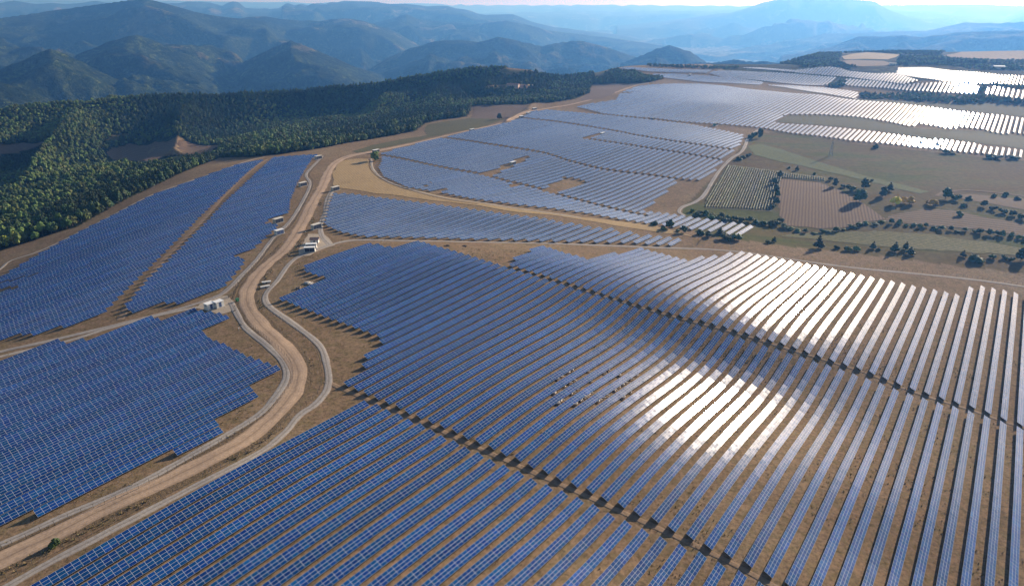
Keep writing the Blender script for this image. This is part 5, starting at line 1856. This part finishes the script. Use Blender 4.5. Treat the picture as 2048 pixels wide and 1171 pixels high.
rock(597, 577, 1.5, 'dark boulder beside the upper left tip of the central block', sc=(1, 1, 1.1))
rock(617, 567, 2.6, 'pale heap of gravel above the central block tip', 'concrete', 'gravel_heap', 'gravel heap', (1.2, 1, .4), 7)
rock(893, 492, 1.8, 'left dark brush pile behind the central block', 'brush', 'brush_pile', 'brush pile', (1.3, 1, .6), 7)
rock(929, 492, 1.5, 'right dark brush pile behind the central block', 'brush', 'brush_pile', 'brush pile', (1.3, 1, .6), 7)
rock(481, 650, .9, 'small dark stone block on the left grey track', 'stone', n=3)


def slab(px, py, label, rz):
    x, y, z = at(px, py)
    t = empty('culvert', (x, y, z), rz)
    tag(t, label, 'culvert')
    MB().box((0, 0, .35), (4.6, .5, .9), bev=.04).build('headwall', M['concrete'], t)
    MB().bar((0, -.32, .25), (0, .32, .25), .42, .42, 12).build('pipe_mouth', M['dark_iron'], t)
    MB().box((0, .9, .70), (5.0, 1.6, .16), bev=.03).build('cover_slab', M['white_wall'], t)


slab(533, 566, 'upper concrete culvert under the crossing right of the road', R(20))
slab(531, 575, 'lower concrete culvert under the crossing right of the road', R(28))


def bin_(px, py, label):
    x, y, z = at(px, py)
    t = empty('waste_bin', (x, y, z), ROT)
    tag(t, label, 'bin')
    b = MB()
    b.prism([(-.62, .12), (.62, .12), (.8, 1.5), (-.8, 1.5)], -.55, .55)
    b.build('body', M['green_paint'], t)
    MB().box((0, 0, 1.56), (1.75, 1.2, .12), bev=.03).build('lid', M['green_paint'], t)
    for i in (-1, 1):
        for j in (-1, 1):
            MB().bar((i * .45, j * .45, .0), (i * .45, j * .45 + .06, .0), .12, .12, 8).build('wheel', M['dark_iron'], t)


bin_(475, 602, 'green waste bin beside the road gate')


def gate(px, py, label):
    x, y, z = at(px, py)
    t = empty('gate', (x, y, z), R(75))
    tag(t, label, 'gate')
    for s in (-1, 1):
        MB().bar((s * 2.4, 0, -.2), (s * 2.4, 0, 2.1), .1).build('gate_post', M['dark_iron'], t)
        b = MB()
        for zz in (.3, 1.1, 1.9):
            b.box((s * 1.2, 0, zz), (2.2, .06, .07))
        for k in range(6):
            b.box((s * (.15 + k * .42), .05, 1.1), (.05, .05, 1.6))
        b.build('gate_leaf', M['dark_iron'], t)


gate(463, 592, 'dark metal double gate where the tracks meet the road')

# ------------------------------------------------------------------ sheep grazing between the rows
def wool_mat():
    m, nt, bs = new_mat('wool')
    n = noise(nt, 3.0, 4)
    nt.links.new(ramp(nt, n, [(0.3, (.62, .52, .42)), (0.7, (.85, .76, .64))]), bs.inputs['Base Color'])
    bs.inputs['Roughness'].default_value = 1
    return m


M['wool'] = wool_mat()
M['sheep_face'] = plain('sheep_face', (.30, .22, .16), .9)


def sheep_mesh(seed, graze):
    """one continuous skinned body: chest, belly, neck, head, four jointed legs"""
    rg = random.Random(seed)
    verts = [(-.50, 0, .66), (-.18, 0, .70), (.18, 0, .69), (.46, 0, .70)]
    rad = [.20, .27, .27, .22]
    edges = [(0, 1), (1, 2), (2, 3)]
    if graze:
        pts = [((.66, 0, .60), .13), ((.80, 0, .36), .105), ((.90, 0, .16), .075), ((.96, 0, .07), .05)]
    else:
        pts = [((.62, 0, .84), .13), ((.74, 0, .98), .11), ((.90, 0, .95), .08), ((1.0, 0, .90), .055)]
    last = 3
    for p, r in pts:
        verts.append(p)
        rad.append(r)
        edges.append((last, len(verts) - 1))
        last = len(verts) - 1
    for s in (-1, 1):                                     # front legs: shoulder, knee, hoof
        j = rg.uniform(-.06, .06)
        ch = [((.42, s * .13, .50), .085), ((.43 + j, s * .13, .26), .042), ((.42 + j * 1.5, s * .13, .01), .035)]
        last = 3
        for p, r in ch:
            verts.append(p)
            rad.append(r)
            edges.append((last, len(verts) - 1))
            last = len(verts) - 1
        j = rg.uniform(-.06, .06)
        ch = [((-.42, s * .13, .46), .10), ((-.53 + j, s * .13, .26), .045), ((-.48 + j, s * .13, .01), .035)]
        last = 0
        for p, r in ch:
            verts.append(p)
            rad.append(r)
            edges.append((last, len(verts) - 1))
            last = len(verts) - 1
    hd = 6
    for s in (-1, 1):                                     # ears
        b = Vector(verts[hd - 1])
        verts.append((b.x + .02, s * .15, b.z + .06))
        rad.append(.028)
        edges.append((hd - 1, len(verts) - 1))
    verts.append((-.68, 0, .58))                          # tail
    rad.append(.05)
    edges.append((0, len(verts) - 1))
    me = bpy.data.meshes.new('sheep')
    me.from_pydata(verts, edges, [])
    o = bpy.data.objects.new('sheep', me)
    COL.objects.link(o)
    sk = o.modifiers.new('skin', 'SKIN')
    for v, r in zip(me.skin_vertices[0].data, rad):
        v.radius = (r, r)
    me.skin_vertices[0].data[1].use_root = True
    sb = o.modifiers.new('sub', 'SUBSURF')
    sb.levels = 1
    bpy.context.view_layer.update()
    dg = bpy.context.evaluated_depsgraph_get()
    out = bpy.data.meshes.new_from_object(o.evaluated_get(dg))
    bpy.data.objects.remove(o)
    out.materials.clear()
    out.materials.append(M['wool'])
    out.materials.append(M['sheep_face'])
    for p in out.polygons:
        c = p.center
        p.material_index = 1 if (c.z < .36 and abs(c.y) > .05 and c.x < .6) or c.x > .78 else 0
        p.use_smooth = True
    return out


SHM = [sheep_mesh(i, i != 2) for i in range(4)]
SH = [(310,215),(345,220),(440,180),(565,90),(640,40),(270,515),(285,495),(480,375),(580,290),(650,235),(965,60),(360,735),(375,715),(365,700),(400,670),(425,650),(625,530),(645,485),(775,455),(1010,500),
      (985,545),(955,570),(905,590),(880,610),(820,640),(830,675),(710,750),(750,740),(1270,600),(1195,640),(1165,675),(1325,545),(1480,450),(1520,440),(1565,375),(1715,295),(1660,330),(1600,130),(1590,155),(1615,140),(1270,90),(1380,40),(1935,140),(1820,215),(1670,575),(1840,500),(1650,600),(990,255)]
_q = hit([(1080 + u * .0982, 735 + v * .0982 + 1.5) for u, v in SH])
# each stands in the grass lane between two rows
_cent = np.array(sorted({round(r['c'], 3) for r in ROWS if r['key'] == 'A'}))
for i, (x, y) in enumerate(_q):
    c = x * N2[0] + y * N2[1]
    s = x * D2[0] + y * D2[1]
    j = int(np.searchsorted(_cent, c))
    j = min(max(j, 1), len(_cent) - 1)
    lane = _cent[j - 1] + (_cent[j] - _cent[j - 1]) * random.uniform(.44, .60) + 1.05 * 0
    c = min(max(c, _cent[j - 1] + 1.75), _cent[j] - 1.75) if _cent[j] - _cent[j - 1] > 3.6 else lane
    x, y = s * D2[0] + c * N2[0], s * D2[1] + c * N2[1]
    o = link(bpy.data.objects.new('sheep', SHM[i % 4]))
    o.location = (x, y, g1(x, y))
    o.rotation_euler = (0, 0, random.uniform(0, 6.28))
    k = random.uniform(.95, 1.2)
    o.scale = (k, k, k)
    tag(o, 'small pale sheep grazing on the dry grass between two panel rows', 'sheep', 'flock of sheep grazing between the panel rows')

# ------------------------------------------------------------------ dry grass tufts and stones scattered on the near ground
def tuft_mesh(seed, n=9, h=.42, mat=None):
    rg = np.random.default_rng(seed)
    V, Fq = [], []
    for i in range(n):
        a = rg.uniform(0, 6.28)
        b = rg.uniform(0, .30)
        x, y = b * math.cos(a), b * math.sin(a)
        lean = rg.uniform(.05, .35)
        w = rg.uniform(.05, .11)
        hh = h * rg.uniform(.5, 1.2)
        dx, dy = math.cos(a) * lean, math.sin(a) * lean
        k = len(V)
        V += [(x - w * math.sin(a), y + w * math.cos(a), -.03), (x + w * math.sin(a), y - w * math.cos(a), -.03), (x + dx + w * .3 * math.sin(a), y + dy - w * .3 * math.cos(a), hh), (x + dx - w * .3 * math.sin(a), y + dy + w * .3 * math.cos(a), hh)]
        Fq.append((k, k + 1, k + 2, k + 3))
    return np.array(V), np.array(Fq)


def scatter(name, P, size, mats, label, seed, n=8, h=.42):
    rg = np.random.default_rng(seed)
    z = ground(P[:, 0], P[:, 1])
    prot = [tuft_mesh(seed + i, n, h) for i in range(6)]
    Vs, Fs, MI, k = [], [], [], 0
    which = rg.integers(0, 6, len(P))
    for i in range(6):
        idx = np.where(which == i)[0]
        if not len(idx):
            continue
        pv, pf = prot[i]
        a = rg.uniform(0, 6.28, len(idx))
        s = rg.uniform(size[0], size[1], len(idx))
        V = np.empty((len(idx), len(pv), 3))
        V[..., 0] = P[idx, 0, None] + s[:, None] * (pv[None, :, 0] * np.cos(a)[:, None] - pv[None, :, 1] * np.sin(a)[:, None])
        V[..., 1] = P[idx, 1, None] + s[:, None] * (pv[None, :, 0] * np.sin(a)[:, None] + pv[None, :, 1] * np.cos(a)[:, None])
        V[..., 2] = z[idx, None] + s[:, None] * pv[None, :, 2]
        Vs.append(V.reshape(-1, 3))
        Fs.append((np.arange(len(idx))[:, None, None] * len(pv) + pf[None]).reshape(-1, 4) + k)
        MI.append(np.repeat(rg.integers(0, len(mats), len(idx)), len(pf)))
        k += len(idx) * len(pv)
    o = mesh_np(name, np.concatenate(Vs), np.concatenate(Fs), [M[m_] for m_ in mats], midx=np.concatenate(MI))
    return tag(o, label, 'grass', kind='stuff')


M['grass_dry'] = plain('grass_dry', (.27, .21, .10), 1, var=.3)
M['grass_olive'] = plain('grass_olive', (.17, .165, .06), 1, var=.3)
M['grass_dark'] = plain('grass_dark', (.075, .065, .03), 1, var=.3)
road_pts = np.concatenate([resample(hit(MAIN_PX[:26]), 3.0), resample(hit(LEFT_PX), 3.0), resample(hit(RIGHT_PX), 3.0), resample(hit(DIV_PX), 3.0)])
near_poly = hit([(-60, 1185), (-60, 560), (300, 400), (520, 330), (700, 330), (1000, 480), (1500, 505), (2110, 590), (2110, 1185)])
GP = sample_poly(near_poly, 1.75, .5)
d_ = fbm(GP[:, 0] / 22, GP[:, 1] / 22, 77, 3) + .5 * fbm(GP[:, 0] / 5, GP[:, 1] / 5, 78, 2) + rng.uniform(-.3, .3, len(GP))
rr_ = np.hypot(GP[:, 0], GP[:, 1])
GP = GP[(d_ > .28) & (rr_ < 420)]
ok = np.ones(len(GP), bool)
for i in range(0, len(GP), 4000):
    ok[i:i + 4000] = (((GP[i:i + 4000, None] - road_pts[None]) ** 2).sum(-1)).min(1) > 4.6 ** 2
GP = GP[ok]
scatter('grass', GP, (.5, 1.15), ['grass_dry', 'grass_olive', 'grass_dry'], 'tufts of dry grass and weeds on the bare ground between the rows', 500)
mp_ = resample(hit(MAIN_PX[:20]), 2.0)
T_ = np.gradient(mp_, axis=0)
T_ /= np.linalg.norm(T_, axis=1)[:, None]
Nn_ = np.stack([T_[:, 1], -T_[:, 0]], 1)
VP = []
gapn = fbm(mp_[:, 0] / 14, mp_[:, 1] / 14, 88, 2)
for k in range(3):
    q_ = mp_ + Nn_ * rng.uniform(5.2, 7.4, len(mp_))[:, None] + rng.uniform(-1, 1, mp_.shape)
    VP.append(q_[gapn > -.05])
    if k < 1:
        q_ = mp_ - Nn_ * rng.uniform(5.4, 7.2, len(mp_))[:, None] + rng.uniform(-1, 1, mp_.shape)
        VP.append(q_[gapn > .15])
VP = np.concatenate(VP)
scatter('weeds', VP, (.7, 1.5), ['grass_dark', 'grass_dry', 'grass_olive', 'grass_dry'], 'dark dry weeds on the banks and crown of the dirt road', 600, 10, .40)
